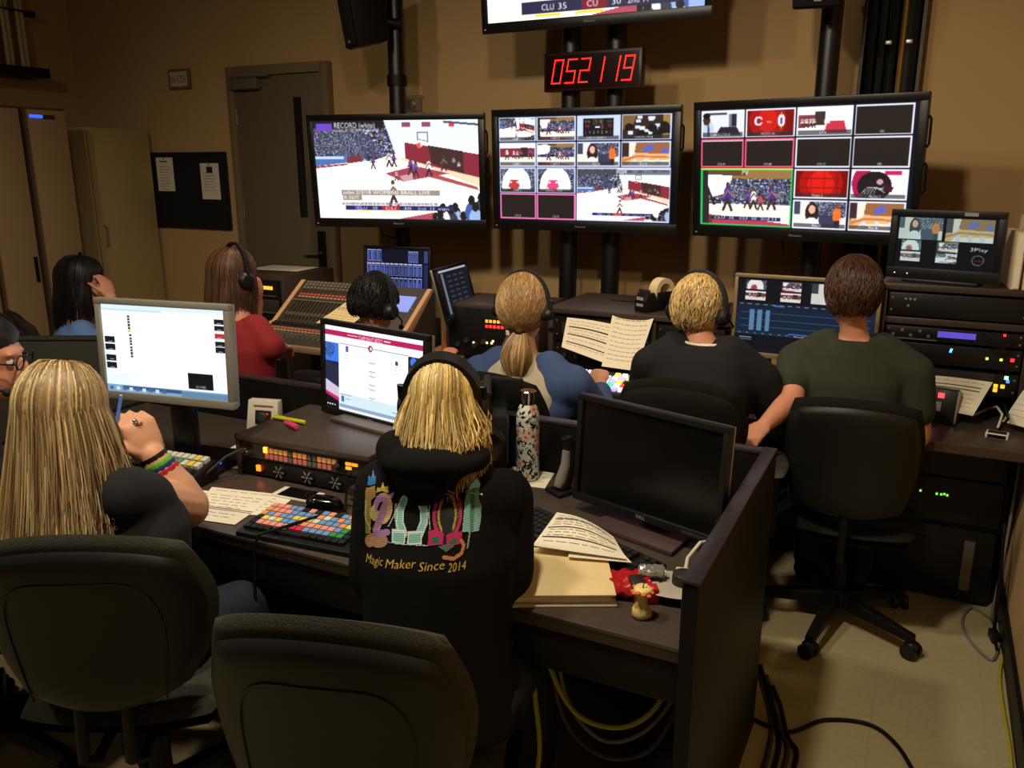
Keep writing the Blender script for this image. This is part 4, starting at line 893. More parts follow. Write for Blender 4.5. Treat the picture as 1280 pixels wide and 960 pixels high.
g = MB(); [g.box((.0 + q % 3 * .025, -.04 + q // 3 * .025, .03 + q // 3 * .004), (.016, .014, .008)) for q in range(12)]; g.build('keys', mat('phone_keys', (120, 116, 108), .5), rm, kind='stuff')
m_paper2 = m_paper
sheet('rundown_sheet', 'sheet with three black bars propped against the console rack', [aty(709, 397, 3.40), aty(772, 407, 3.40), aty(764, 457, 3.28), aty(702, 434, 3.28)], m_paper, [(.07, .28, .93, .315), (.07, .52, .93, .55), (.07, .76, .93, .785)], curl=.012, texts=9)
sheet('rundown_sheet', 'larger plain sheet propped right of the barred sheet', [aty(766.5, 390, 3.435), aty(818.5, 394, 3.435), aty(795, 464, 3.22), aty(752, 458, 3.22)], m_paper, curl=-.02, texts=10)
sw = thing('video_switcher', 'video switcher panel with glowing coloured keys between ponytail woman and man in black', 'switcher', (-1.15, 3.17, ZR))
MB().hexa([(-.36, -.10, 0), (.36, -.10, 0), (.36, .10, 0), (-.36, .10, 0), (-.36, -.10, .025), (.36, -.10, .025), (.36, .10, .06), (-.36, .10, .06)]).build('case', m_dgrey, sw, bevel=.004)
KC = {'key_white': ((236, 236, 255), .9), 'key_violet': ((190, 180, 255), .9), 'key_yellow': ((255, 215, 90), .9), 'key_green': ((90, 230, 180), .8), 'key_red': ((235, 70, 60), .7), 'key_dark': ((60, 56, 54), .0)}
rr = random.Random(12); gs = {k: MB() for k in KC}
for j in range(5):
    for i in range(22):
        k = rr.choices(list(KC), [3, 2, 1.2, 1, 1, 2.6])[0]; y = -.075 + j * .034; gs[k].box((-.33 + i * .0305, y, .031 + (y + .1) * .175), (.022, .022, .012), rx=.17)
for k, g in gs.items(): g.build(k + 's', mat(k, KC[k][0], .4, emit=KC[k][1]), sw, smooth=0, kind='stuff')
sw2 = thing('edit_keyboard', 'small keyboard with warm lit keys below the editing monitor', 'keyboard', (-.44, 3.18, ZR))
MB().bb(-.17, .17, -.07, .07, 0, .02).build('base', m_dgrey, sw2, bevel=.004)
g = MB(); [g.box((-.15 + (q % 14) * .023, -.05 + (q // 14) * .025, .024), (.018, .018, .008)) for q in range(70)]; g.build('keys', mat('key_amber', (220, 150, 100), .5, emit=.12), sw2, smooth=0, kind='stuff')
sheet('script_sheet', 'curled paper with two lines beside the right-hand rack', [aty(1150, 468, 3.405), aty(1241, 478, 3.405), atz(1216, 520, .752), atz(1150, 507, .755)], m_paper, [(.03, .22, .9, .245), (.03, .32, .9, .345)], curl=.015, texts=7)
sheet('script_sheet', 'curled paper cut off by the right picture edge on the console', [aty(1279, 488, 3.38), aty(1296, 492, 3.36), atz(1286, 536, .74), atz(1253, 527, .735)], m_paper, curl=.012, texts=5)
ty = thing('tally_box', 'small grey-edged box with a red light by the green-shirted man\'s elbow', 'control box', atz(1170, 530, ZR) + V((.015, .03, 0)), R(-10))
MB().hexa([(-.045, -.02, 0), (.045, -.02, 0), (.045, .06, 0), (-.045, .06, 0), (-.045, .01, .12), (.045, .01, .12), (.045, .05, .12), (-.045, .05, .12)]).build('case', m_plastic, ty, bevel=.003)
MB().box((.047, .015, .06), (.006, .05, .12), rx=-.25).build('edge_plate', m_silver, ty)
MB().box((-.01, .003, .1), (.02, .006, .018), rx=-.25).build('red_light', mat('tally_red', (255, 40, 40), emit=6), ty)
MB().box((-.015, -.006, .06), (.02, .006, .035), rx=-.25).build('lever', m_silver, ty)
dg = thing('adapter_box', 'tiny white framed box with a lead at the console front edge', 'adapter', atz(1245, 549, ZR), R(-8))
MB().bb(-.035, .035, 0, .05, 0, .018).build('case', m_white, dg, bevel=.003)
MB().bb(-.028, .028, -.001, 0, .003, .015).build('window', m_black, dg)
MB().bb(-.028, .028, .008, .042, .018, .019).build('lid', m_black, dg)
tag(MB().tube([atz(1247, 535, ZR + .012), atz(1253, 518, ZR + .06), atz(1246, 508, ZR + .05), atz(1232, 512, ZR + .02), atz(1215, 520, ZR + .006)], .004, 6).build('usb_lead', m_white), 'pale lead curling from the tiny white box', 'cable')
tag(MB().tube([atz(1249, 537, ZR + .012), atz(1260, 524, ZR + .06), atz(1256, 505, ZR + .07), atz(1240, 500, ZR + .03)], .005, 6).build('usb_lead', m_black), 'black lead curling from the tiny white box', 'cable')
for k, (px, lab) in enumerate(((1262, 'cream folder standing on the right-hand rack beside the small monitor'), (1272, 'taller cream folder against the right wall on the right-hand rack'))):
    f_ = thing('document_folder', lab, 'folder', (.275 + k * .036, 3.52, 1.195), R(4)); hh = .20 + .05 * k
    MB().bb(-.014, .014, -.11, .14, 0, hh).build('cover', mat('folder_cream', (214, 194, 152), .7), f_, bevel=.003)
    MB().bb(-.009, .009, -.115, -.109, .006, hh - .008).build('pages', m_paper, f_)
wb = thing('white_case', 'upright white box between the green-shirted man and the rack', 'box', (-.185, 3.52, ZR))
MB().bb(-.035, .03, -.06, .12, 0, .345).build('body', m_white, wb, bevel=.008)
MB().bb(-.025, .02, -.062, -.06, .05, .3).build('front_panel', mat('offwhite_panel', (200, 192, 172), .6), wb)
# water bottle of the ponytail woman
cb = thing('clear_bottle', 'small clear plastic bottle beside the ponytail woman\'s head', 'bottle', (-1.62, 3.22, ZR))
MB().lathe([(.03, 0), (.033, .01), (.033, .12), (.028, .15), (.013, .18), (.013, .19)], n=18).build('body', mat('clear_plastic', (190, 190, 180), .15, trans=.8), cb)
MB().lathe([(.015, .19), (.015, .207), (.012, .209)], n=14).build('cap', m_white, cb)
MB().lathe([(.0335, .05), (.0335, .1)], n=18).build('label_band', mat('label_red', (160, 70, 60), .6), cb)
# ================================================================== chairs
def weave(name, c1, c2, sc=420):
    m = mat(name, c1, .95, var=.25, scale=60, bump=.35, bscale=sc, spec=.15); return m
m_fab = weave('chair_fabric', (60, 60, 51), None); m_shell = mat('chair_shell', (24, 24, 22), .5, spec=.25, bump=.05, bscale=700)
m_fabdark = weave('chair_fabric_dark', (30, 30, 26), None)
def rr_map(a, b, k=.42):
    ca = a * math.sqrt(max(0, 1 - b * b / 2)); cb = b * math.sqrt(max(0, 1 - a * a / 2)); return a * (1 - k) + ca * k, b * (1 - k) + cb * k
def pillow(mb, fn, tf, tb, n=14, k=.42, e=4):
    "closed cushion: fn(x, y, depth) -> point; thickness tf to the front and tb to the back, rounded off at the rim"
    idx = {}; vs = []
    for s in (1, -1):
        for j in range(n + 1):
            for i in range(n + 1):
                rim_ = i in (0, n) or j in (0, n)
                if s == -1 and rim_: idx[(s, i, j)] = idx[(1, i, j)]; continue
                a, b = -1 + 2 * i / n, -1 + 2 * j / n; a = math.copysign(abs(a) ** .8, a); b = math.copysign(abs(b) ** .8, b); x, y = rr_map(a, b, k)
                r_ = max(abs(a), abs(b)); q = (1 - r_ ** e) ** .5 if r_ < 1 else 0
                idx[(s, i, j)] = len(vs); vs.append(fn(x, y, (tf if s == 1 else -tb) * q))
    fs = []
    for j in range(n):
        for i in range(n):
            q = [(i, j), (i + 1, j), (i + 1, j + 1), (i, j + 1)]
            fs.append(tuple(idx[(1, *p)] for p in q)); fs.append(tuple(idx[(-1, *p)] for p in reversed(q)))
    mb.add(vs, fs)
def chair(lab, loc, rz, fab=None, shell=None, top=.92, bot=.5, wtop=.222, wbot=.15, arms=False, recl=.10, seat_z=.47, group='swivel office chairs', back=True, spin=.3, bars=True, kk=.68, seam=True):
    fab = fab or m_fab; shell = shell or m_shell
    c = thing('office_chair', lab, 'chair', (loc[0], loc[1], 0), rz, group)
    g = MB(); pillow(g, lambda x, y, d: V((x * .235, y * .225 + .01, seat_z - .035 + d + .012 * x * x)), .045, .03, 12, .4, 3); g.build('seat', fab, c, smooth=60)
    g = MB(); pillow(g, lambda x, y, d: V((x * .22, y * .21 + .01, seat_z - .062 + d)), .01, .018, 8, .4); g.build('seat_shell', shell, c, smooth=60)
    MB().bb(-.09, .09, -.1, .1, seat_z - .115, seat_z - .075).build('mechanism', m_black, c, bevel=.006)
    MB().tube([(.1, .02, seat_z - .095), (.2, .04, seat_z - .1), (.27, .04, seat_z - .095)], [.006, .006, .01], 8).build('lever', m_black, c)
    zc, hh = (top + bot) / 2, (top - bot) / 2
    def B(x, y, d):
        w = wtop + (wbot - wtop) * max(0, (.35 - y) / 1.35) ** 1.4
        return V((x * w, -.235 - recl * (y * .5 + .1) + .05 * x * x + d + .02 * (1 - y) * y, zc + y * hh))
    if back:
        g = MB(); pillow(g, lambda x, y, d: B(x * 1.01, y * 1.02, d + .015), .05, .03, 26, kk, 3); g.build('back_cushion', fab, c, smooth=60)
        def Bs(x, y, d): return B(x * .955, y * .93 - .045, d - .012)
        g = MB(); pillow(g, Bs, .01, .026, 26, kk, 5); sh = g.build('back_shell', shell, c, smooth=60)
        pts = []
        for k in range(41):
            a = PI * (-.06 + 1.12 * k / 40); x = math.copysign(abs(math.cos(a)) ** .45, math.cos(a)) * .70; y = -.85 + 1.5 * abs(math.sin(a)) ** .5 * (1 if math.sin(a) > 0 else 0) + (0 if math.sin(a) > 0 else -.0)
            r_ = max(abs(x), abs(y)); pts.append(Bs(x, y, -.026 * (1 - r_ ** 5) ** .5 - .0006))
        if seam: MB().tube(pts, .0022, 6).build('shell_seam', m_black, sh)
        if bars:
            for sx in ((-1, 1) if seam else (0,)):
                MB().tube([(sx * .045, -.05, seat_z - .1), (sx * .05, -.2, seat_z - .13), (sx * .05, -.25, seat_z - .09), (sx * .05, -.235, bot + .04)], .013, 10).build('back_bar', m_black, c)
    if arms:
        for sx in (-1, 1):
            MB().tube([(sx * .2, .0, seat_z - .09), (sx * .285, .0, seat_z - .07), (sx * .29, -.02, seat_z + .17)], .016, 10).build('arm_post', m_black, c)
            g = MB(); pillow(g, lambda x, y, d: V((sx * .29 + x * .038, y * .13 + .0, seat_z + .185 + d)), .016, .014, 8, .5); g.build('arm_pad', mat('arm_pad_grey', (70, 68, 62), .5), c, smooth=60)
    MB().cyl((0, 0, .12), (0, 0, seat_z - .11), .014, 14).build('gas_lift', m_chrome, c)
    MB().cyl((0, 0, .10), (0, 0, seat_z - .21), .028, 16).build('lift_cover', m_black, c)
    MB().lathe([(.045, .07), (.05, .09), (.045, .13), (.03, .135)], n=18).build('hub', m_black, c)
    leg = MB().hexa([(.03, -.028, .07), (.03, .028, .07), (.30, .016, .055), (.30, -.016, .055), (.03, -.022, .125), (.03, .022, .125), (.30, .012, .082), (.30, -.012, .082)][0:0] or [(.03, -.028, .075), (.30, -.018, .058), (.30, .018, .058), (.03, .028, .075), (.03, -.022, .125), (.30, -.013, .086), (.30, .013, .086), (.03, .022, .125)]).mesh('leg', bevel=.005)
    cs = MB(); [cs.cyl((0, s * .009, .027), (0, s * .026, .027), .027, 16) for s in (-1, 1)]; cs.cyl((0, -.01, .027), (0, .01, .027), .012, 8); cs.lathe([(.02, .03), (.024, .05), (.012, .06)], n=12); cme = cs.mesh('caster')
    for k in range(5):
        a = spin + 2 * PI * k / 5
        l = linked('leg', leg, m_black, c, (0, 0, 0), a); linked('caster', cme, m_plastic, l, (.295, 0, 0), 1.1 * k)
    return c
chair('black office chair under the blonde woman in the T-shirt, lower left', (-1.585, 1.20), R(29), top=.918, bot=.49, wtop=.25, wbot=.2, spin=2.2)
chair('black office chair in the lower middle, behind the hooded woman', (-.862, 1.155), R(17), top=.948, bot=.47, wtop=.236, wbot=.195, spin=.9, kk=.66, seat_z=.47)
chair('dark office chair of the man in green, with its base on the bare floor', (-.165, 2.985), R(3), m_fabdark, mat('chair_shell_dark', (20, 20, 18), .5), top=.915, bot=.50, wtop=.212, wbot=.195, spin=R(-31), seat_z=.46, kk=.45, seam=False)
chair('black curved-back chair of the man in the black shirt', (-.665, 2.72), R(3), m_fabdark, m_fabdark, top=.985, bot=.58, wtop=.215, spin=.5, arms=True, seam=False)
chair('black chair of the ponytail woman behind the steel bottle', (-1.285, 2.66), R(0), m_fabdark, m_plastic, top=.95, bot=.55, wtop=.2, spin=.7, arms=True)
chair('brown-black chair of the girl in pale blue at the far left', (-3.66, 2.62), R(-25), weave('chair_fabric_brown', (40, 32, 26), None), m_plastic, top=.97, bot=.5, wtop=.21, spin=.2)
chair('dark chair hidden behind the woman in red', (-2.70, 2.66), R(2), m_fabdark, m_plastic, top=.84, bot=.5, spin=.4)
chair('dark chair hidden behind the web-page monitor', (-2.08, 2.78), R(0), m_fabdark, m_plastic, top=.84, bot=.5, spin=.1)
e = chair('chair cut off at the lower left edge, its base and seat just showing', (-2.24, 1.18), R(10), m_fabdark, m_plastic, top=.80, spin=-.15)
# ================================================================== people
m_skin = mat('skin_fair', (206, 152, 118), .55, var=.06, scale=25, bump=.03, bscale=300)
m_skinr = mat('skin_rosy', (200, 138, 108), .55, var=.06, scale=25)
m_skind = mat('skin_tan', (150, 100, 74), .55, var=.06, scale=25)
m_hair = mat_attr('hair_strands', .5, spec=.35)
def blob(name, mb, voxel, m, parent, org, smooth=4, label=None):
    tmp = bpy.data.objects.new('tmp', mb.mesh('tmp', org=org)); COL.objects.link(tmp)
    r_ = tmp.modifiers.new('r', 'REMESH'); r_.mode = 'VOXEL'; r_.voxel_size = voxel; r_.use_smooth_shade = True
    s_ = tmp.modifiers.new('s', 'SMOOTH'); s_.factor = .5; s_.iterations = smooth
    me = evaluated(tmp); bpy.data.objects.remove(tmp); me.name = name; me.shade_smooth()
    o = bpy.data.objects.new(name, me); COL.objects.link(o); o.parent = parent; me.materials.clear(); me.materials.append(m)
    if label: o['label'] = label
    return o
def axes(f):
    f = V(f).normalized(); r = f.cross(V((0, 0, 1))).normalized(); return r, f, r.cross(f).normalized()
def rotm(r, f, u): return Matrix((r, f, u)).transposed()
def add_head(mb, c, fdir, s=1.0):
    r, f, u = axes(fdir); m = rotm(r, f, u); c = V(c)
    P = lambda a, b, d: c + (r * a + f * b + u * d) * s
    mb.ell(P(0, 0, .02), (.073 * s, .092 * s, .092 * s), m); mb.ell(P(0, .03, -.045), (.058 * s, .062 * s, .07 * s), m); mb.ell(P(0, .062, -.085), (.026 * s, .026 * s, .022 * s), m)
    mb.ell(P(0, .098, -.018), (.013 * s, .018 * s, .03 * s), m); mb.ell(P(0, .10, -.034), (.017 * s, .016 * s, .012 * s), m)
    mb.ell(P(0, .086, -.06), (.024 * s, .012 * s, .010 * s), m); mb.ell(P(0, .082, .022), (.05 * s, .014 * s, .012 * s), m)
    for q in (-1, 1): mb.ell(P(q * .075, -.005, -.012), (.010 * s, .02 * s, .032 * s), m)
def eyes(c, fdir, s, parent, org):
    r, f, u = axes(fdir); g = MB(); g2 = MB()
    for q in (-1, 1):
        p = V(c) + (r * q * .03 + f * .083 + u * .0) * s; g.ell(p - f * .004 * s, (.0105 * s,) * 3, nu=10, nv=8); g2.ell(p + f * .004 * s, (.005 * s,) * 3, nu=8, nv=6)
    e = g.build('eyes', mat('eye_white', (225, 220, 210), .3), parent, org=org); g2.build('irises', mat('iris_brown', (60, 40, 28), .3), e, org=None if False else org)
    g = MB(); p = V(c); g.tube([p + (r * (-.022) + f * .09 - u * .058) * s, p + (f * .1 - u * .06) * s, p + (r * .022 + f * .09 - u * .058) * s], [.003 * s, .006 * s, .003 * s], 8); g.build('lips', mat('lips', (170, 92, 84), .5), parent, org=org)
def add_hand(mb, wrist, d, n, curl=(.5, .6, .4), s=1.0, thumb=1, spread=.0, tc=.5):
    "palm from the wrist along d, n = out of the back of the hand; fingers bend towards -n; thumb leaves the side of the palm"
    d = V(d).normalized(); n = V(n); n = (n - d * n.dot(d)).normalized(); sd = d.cross(n) * thumb; w = V(wrist)
    m = rotm(sd, d, n); mb.ell(w + d * .045 * s, (.040 * s, .052 * s, .017 * s), m); mb.ell(w + d * .065 * s, (.041 * s, .03 * s, .016 * s), m); mb.ell(w + d * .03 * s + sd * .022 * s - n * .008 * s, (.02 * s, .034 * s, .016 * s), m)
    for k, (off, ln) in enumerate(((.031, .94), (.0105, 1.05), (-.0105, 1.0), (-.031, .8))):
        p = w + (d * (.086 - .006 * abs(k - 1.3)) + sd * off) * s; pts = [(p - d * .02 * s, .0095 * s), (p, .0096 * s)]; a = 0; side = sd * (off * spread * 8)
        for q, (L, c_) in enumerate(zip((.042, .027, .02), curl)):
            a += c_; dd = (d + side).normalized() * math.cos(a) - n * math.sin(a); p = p + dd * L * ln * s; pts.append((p, (.0088 - .0008 * q) * s))
        mb.chain(pts, 8)
    p = w + (d * .022 + sd * .03) * s; pts = [(w + (d * .015 + sd * .016) * s, .013 * s), (p, .012 * s)]; a = .75
    for q, L in enumerate((.036, .030, .024)):
        a -= tc * .5 if q else 0; dd = d * math.cos(a) + sd * math.sin(a) - n * (.25 + tc * .35 * q); dd.normalize(); p = p + dd * L * s; pts.append((p, (.0105 - .001 * q) * s))
    mb.chain(pts, 8)
def torso(mb, P, S, r, f, k=1.0, hw=(.165, .15, .16, .18, .165, .09), hd=(.12, .105, .105, .11, .09, .07), grow=0):
    P, S = V(P), V(S); q = (0, .25, .5, .8, .97, 1.08)
    mb.loft([(P.lerp(S, t) - f * (.012 * math.sin(PI * min(1, t))), w * k + grow, d * k + grow) for t, w, d in zip(q, hw, hd)], r, f)
def seated(name, lab, P, S, f, head, hf, arms, skin, cloth, hs=1.0, k=1.0, sleeve='short', voxel=.010, hands=None, legs=None, jeans=(40, 46, 60), shirt_name='shirt', bulk=0.0, armr=(.05, .043, .04, .028), pants=True, shirt_label=None, gcloth=.012, hem=.0, hips=.0, sf=.6, tw=1.0, bsm=3):
    P, S, head = V(P), V(S), V(head); r, f, _ = axes(V((f[0], f[1], 0))); org = V((P.x, P.y, 0))
    t = thing(name, lab, 'person', org); body = MB(); sh = MB(); pt = MB()
    HW = [x * tw for x in (.165, .15, .16, .172, .15, .08)]; torso(body, P, S, r, f, k + bulk, hw=HW); torso(sh, P - V((0, 0, hem)), S, r, f, k + bulk, grow=gcloth, hw=[HW[0] + hips, HW[1] + hips * .6] + HW[2:])
    nb = S + V((0, 0, .02)); hb = head - axes(hf)[2] * .05 * hs - V(hf).normalized() * .015
    body.chain([(nb - f * .01, .055 * k), (nb.lerp(hb, .6), .046 * k), (hb, .045 * k)]); add_head(body, head, hf, hs)
    sh.ell(nb - f * .005 - V((0, 0, .012)), (.07 * k, .062 * k, .03))
    for sx, (A, E, Wr) in zip((-1, 1), arms):
        sh.chain([(nb - f * .02 - V((0, 0, .03)), .06 * k + gcloth * .5), (V(A).lerp(nb, .5) - V((0, 0, .012)), .062 * k + gcloth * .5), (V(A), armr[0] * k + gcloth)])
        a, b, c_, d_ = [x * k for x in armr]; A, E, Wr = V(A), V(E), V(Wr)
        sp_t = S + r * sx * .09 * k
        body.chain([(sp_t, .05 * k), (A, a), (A.lerp(E, .5), (a + b) / 2), (E, b), (E.lerp(Wr, .35), c_), (Wr, d_)])
        g = gcloth
        if sleeve == 'short': M_ = A.lerp(E, sf); sh.chain([(sp_t, .055 * k + g), (A, a + g), (M_, b + g + .006)])
        elif sleeve == 'long': sh.chain([(sp_t, .055 * k + g), (A, a + g), (A.lerp(E, .5), a + g), (E, b + g + .004), (E.lerp(Wr, .5), c_ + g + .004), (E.lerp(Wr, .93), d_ + g + .006)])
        hnd = (hands or {}).get(sx)
        if hnd: add_hand(body, Wr, *hnd)
        else: add_hand(body, Wr, (Wr - E), V((0, 0, 1)), (.35, .4, .3), k, -sx)
    legs = legs or [(P + r * sx * .09 * k + V((0, 0, -.02)), P + r * sx * .11 * k + f * .42 * k + V((0, 0, -.0)), P + r * sx * .11 * k + f * .36 * k + V((0, 0, .08 - P.z))) for sx in (-1, 1)]
    for Hh, K, A in legs:
        Hh, K, A = V(Hh), V(K), V(A)
        body.chain([(Hh, .082 * k), (Hh.lerp(K, .5), .07 * k), (K, .055 * k), (K.lerp(A, .4), .05 * k), (A, .036 * k)])
        pt.chain([(Hh, .094 * k), (Hh.lerp(K, .5), .082 * k), (K, .066 * k), (K.lerp(A, .4), .062 * k), (A + V((0, 0, .01)), .05 * k)])
        body.chain([(A - V((0, 0, .035)), .03 * k), (A - V((0, 0, .05)) + f * .12, .025 * k)])
        shoes = MB(); shoes.chain([(A - V((0, 0, .03)) - f * .03, .042 * k), (A - V((0, 0, .04)) + f * .06, .04 * k), (A - V((0, 0, .045)) + f * .15, .032 * k)]); blob('shoe', shoes, .011, mat('shoe_dark', (40, 36, 34), .6), t, org, 3)
    pt.ell(P, (.165 * k + hips, .13 * k, .10 * k), rotm(r, f, V((0, 0, 1))))
    blob('body', body, voxel, skin, t, org, bsm)
    so = blob(shirt_name, sh, max(.009, voxel), cloth, t, org, 10, shirt_label)
    blob('trousers', pt, .012, mat('denim_%d_%d_%d' % jeans, jeans, .85, var=.2, scale=40, bump=.12, bscale=500), t, org, 4)
    eyes(head, hf, hs, t, org)
    return t, org, r, f, so
# hair ---------------------------------------------------------------
def tone(rr, cols):
    a, b = rr.choice(cols), rr.choice(cols); q = rr.random(); k = rr.uniform(.82, 1.15); return tuple(lin(min(255, (a[i] * (1 - q) + b[i] * q) * k)) for i in range(3))
def hair(parent, org, head, hf, s, cols, style, n=420, zend=1.0, seed=1, thick=.0034, flare=.0, back=.0, part=0.0, wave=.004, az=132, lift=.012, knot=None, tail=.2, low=-32):
    rr = random.Random(seed); r, f, u = axes(hf); m = rotm(r, f, u); head = V(head); c = head + (u * .022 - f * .006) * s
    A, B, C = .078 * s, .099 * s, .098 * s; g = MB(); dn = V((0, 0, -1))
    g.cur = tone(rr, cols)
    # scalp cap: everything but the face
    nu, nv = 28, 14; vs = [c + u * (C + .003)]; fs = []; rows = []
    for i in range(1, nv):
        e = PI / 2 - PI * .66 * i / (nv - 1); row = []
        for j in range(nu):
            ph = 2 * PI * j / nu; d_ = V((math.sin(ph) * math.cos(e), -math.cos(ph) * math.cos(e), math.sin(e)))
            front = max(0, -math.cos(ph)); sc = 1.0 if e > .45 else max(.72, 1 - front * .5 * (.45 - e))
            row.append(len(vs)); vs.append(c + r * d_.x * (A + .003) * sc + f * d_.y * (B + .003) * sc + u * d_.z * (C + .003))
        rows.append(row)
    for j in range(nu): fs.append((0, rows[0][j], rows[0][(j + 1) % nu]))
    for a, b in zip(rows, rows[1:]):
        for j in range(nu): fs.append((a[j], b[j], b[(j + 1) % nu], a[(j + 1) % nu]))
    fs.append(tuple(reversed(rows[-1]))); g.add(vs, fs)
    def surf(ph, e, k=1.0): return c + (r * math.sin(ph) * math.cos(e) * A - f * math.cos(ph) * math.cos(e) * B + u * math.sin(e) * C) * k
    for i in range(n):
        g.cur = tone(rr, cols)
        if style == 'long' and i % 6 == 0:
            ph = R(rr.choice((-1, 1)) * rr.uniform(az - 10, 180)); e0 = R(rr.uniform(70, 88)); pts = [surf(ph * (1 - .1 * q / 4), e0 + (R(34) - e0) * q / 4, 1.03 + .03 * math.sin(PI * q / 4)) for q in range(5)]; g.tube(pts, [thick * x for x in (.8, 1, 1, .9, .5)], 4, False)
        elif style == 'long':
            ph = R(rr.uniform(-az, az)); lk = random.Random(int(ph * 9 + 100) * 7 + seed).uniform(.72, 1.2); g.cur = tuple(x * lk for x in g.cur); e0 = R(rr.uniform(35, 88)); pts = []; k = 1 + rr.uniform(.02, .1) + lift * 3
            e1 = R(rr.uniform(-38, 4)); N_ = 7
            for q in range(N_ + 1): e = e0 + (e1 - e0) * q / N_; pts.append(surf(ph, e, 1.0 + (k - 1) * min(1, q / 2)))
            p = pts[-1]; out = (p - c); out.z = 0; out = out.normalized() if out.length > 1e-4 else -f; ze = zend + rr.uniform(-.04, .06) - .02 * math.cos(ph * 2); wv = rr.uniform(0, 6); N2 = 7; L = max(.03, p.z - ze)
            for q in range(1, N2 + 1):
                t_ = q / N2; w_ = wave * math.sin(wv + 5 * t_) * t_; pts.append(p + dn * L * t_ + out * (flare * t_ + .008 * math.sin(PI * t_ * .8) + w_) - V((f.x, f.y, 0)) * back * t_ * t_ + r * w_)
            rad = [thick * (.7 if q == 0 else 1.0) * (1 - .75 * max(0, q / len(pts) - .55) / .45) for q in range(len(pts))]; g.tube(pts, rad, 4, False)
        elif style == 'pony':
            ph = R(rr.uniform(-165, 165)); e0 = R(rr.uniform(0, 88)) if abs(ph) > 1.6 else R(rr.uniform(-25, 88)); kn = V(knot); a = surf(ph, e0, 1.03); pts = []
            for q in range(7):
                t_ = q / 6; p = a.lerp(kn, t_); d_ = p - c; x, y, z = d_.dot(r) / A, d_.dot(f) / B, d_.dot(u) / C; L = math.sqrt(x * x + y * y + z * z)
                if L < 1.05: p = c + d_ * ((1.05 + rr.uniform(0, .02)) / max(L, .2))
                pts.append(p if q < 6 else kn)
            g.tube(pts, [thick] * 6 + [thick * .7], 4, False)
            if i % 2 == 0:
                wv = rr.uniform(0, 6); o_ = V((rr.uniform(-1, 1), rr.uniform(-.6, .6), 0)); pts = []
                for q in range(8):
                    t_ = q / 7; pts.append(kn + o_ * (.012 + .035 * math.sin(PI * min(1, t_ * .9 + .05))) - f * (.03 * math.sin(PI * t_ * .8)) + dn * tail * t_ + r * .004 * math.sin(wv + 4 * t_))
                g.tube(pts, [thick * (1.1 if q < 6 else .6) for q in range(8)], 4, False)
        else:  # short
            ph = R(rr.uniform(-180, 180)); lo = low if abs(ph) < 1.9 else (10 if abs(ph) < 2.5 else 36); e0 = R(rr.uniform(lo + 12, 88)); L = R(rr.uniform(14, 30)); sw = rr.uniform(-.25, .25); pts = []
            for q in range(5):
                t_ = q / 4; pts.append(surf(ph + sw * t_ * t_, max(R(lo - 8), e0 - L * t_), 1.02 + lift * 4 * math.sin(PI * min(1, .15 + t_ * .75)) + rr.uniform(0, .012)))
            g.tube(pts, [thick * x for x in (.8, 1, 1, .8, .3)], 4, False)
    return g.build('hair', m_hair, parent, smooth=60, recalc=False, org=org)
m_hs = mat('headset_black', (20, 20, 19), .45); m_pad = mat('headset_foam', (26, 25, 24), .85)
def headset(lab, head, hf, s=1.0, wide=.011, mic=None, cup=.036, tilt=0.0, loc=None, mband=None):
    r, f, u = axes(hf); c = V(head) + u * .012 * s; u2 = (u * math.cos(tilt) - f * math.sin(tilt)).normalized(); f2 = u2.cross(r).normalized()
    org = V((c.x, c.y, c.z)); t = thing('headset', lab, 'headphones', org); R0 = .091 * s
    g = MB(); pts = [r * math.cos(a) * R0 * .97 + u2 * math.sin(a) * R0 * 1.22 for a in [PI * q / 20 for q in range(21)]]
    n = len(pts); vs = []; 
    for p in pts:
        o_ = p.normalized(); vs += [p + f2 * wide * 1.6 + o_ * .003, p - f2 * wide * 1.6 + o_ * .003, p - f2 * wide * 1.4 + o_ * .015, p + f2 * wide * 1.4 + o_ * .015]
    fs = [(i * 4 + j, i * 4 + (j + 1) % 4, i * 4 + 4 + (j + 1) % 4, i * 4 + 4 + j) for i in range(n - 1) for j in range(4)] + [(0, 1, 2, 3), (4 * n - 1, 4 * n - 2, 4 * n - 3, 4 * n - 4)]
    g.add(vs, fs); g.build('headband', mband or m_hs, t, bevel=0, smooth=50)
    for q in (-1, 1):
        e = r * q * .083 * s - u2 * .02 * s; m = rotm(r, f2, u2)
        MB().tube([e - r * q * .008, e + r * q * .012], [cup * .95, cup * .95], 20).build('ear_cushion', m_pad, t, bevel=.003)
        MB().tube([e + r * q * .012, e + r * q * .028], [cup, cup * .7], 20).build('ear_cup', m_hs, t, bevel=.002)
        MB().tube([e + r * q * .022 - f2 * 0, e + r * q * .022 + u2 * .05, r * q * R0 * 1.02 + u2 * .03], .006, 8).build('yoke', m_hs, t)
    if mic:
        e = r * mic * .108 * s - u2 * .02 * s; MB().tube([e, e + f * .05 - u * .03, e + f * .09 - u * .055 - r * mic * .035], [.004, .0035, .003], 8).build('mic_boom', m_hs, t)
        MB().ell(e + f * .092 - u * .056 - r * mic * .038, (.011, .011, .011), nu=10, nv=8).build('mic_foam', m_pad, t)
    return t
BLOND = [(164, 138, 92), (196, 172, 120), (136, 108, 68), (214, 192, 140), (104, 80, 52), (128, 100, 64)]
BLOND2 = [(206, 178, 106), (226, 202, 134), (184, 152, 82), (232, 212, 152), (146, 114, 62)]
BROWN = [(62, 42, 28), (78, 54, 36), (48, 32, 22)]
DARK = [(20, 17, 16), (30, 25, 22), (14, 12, 12)]
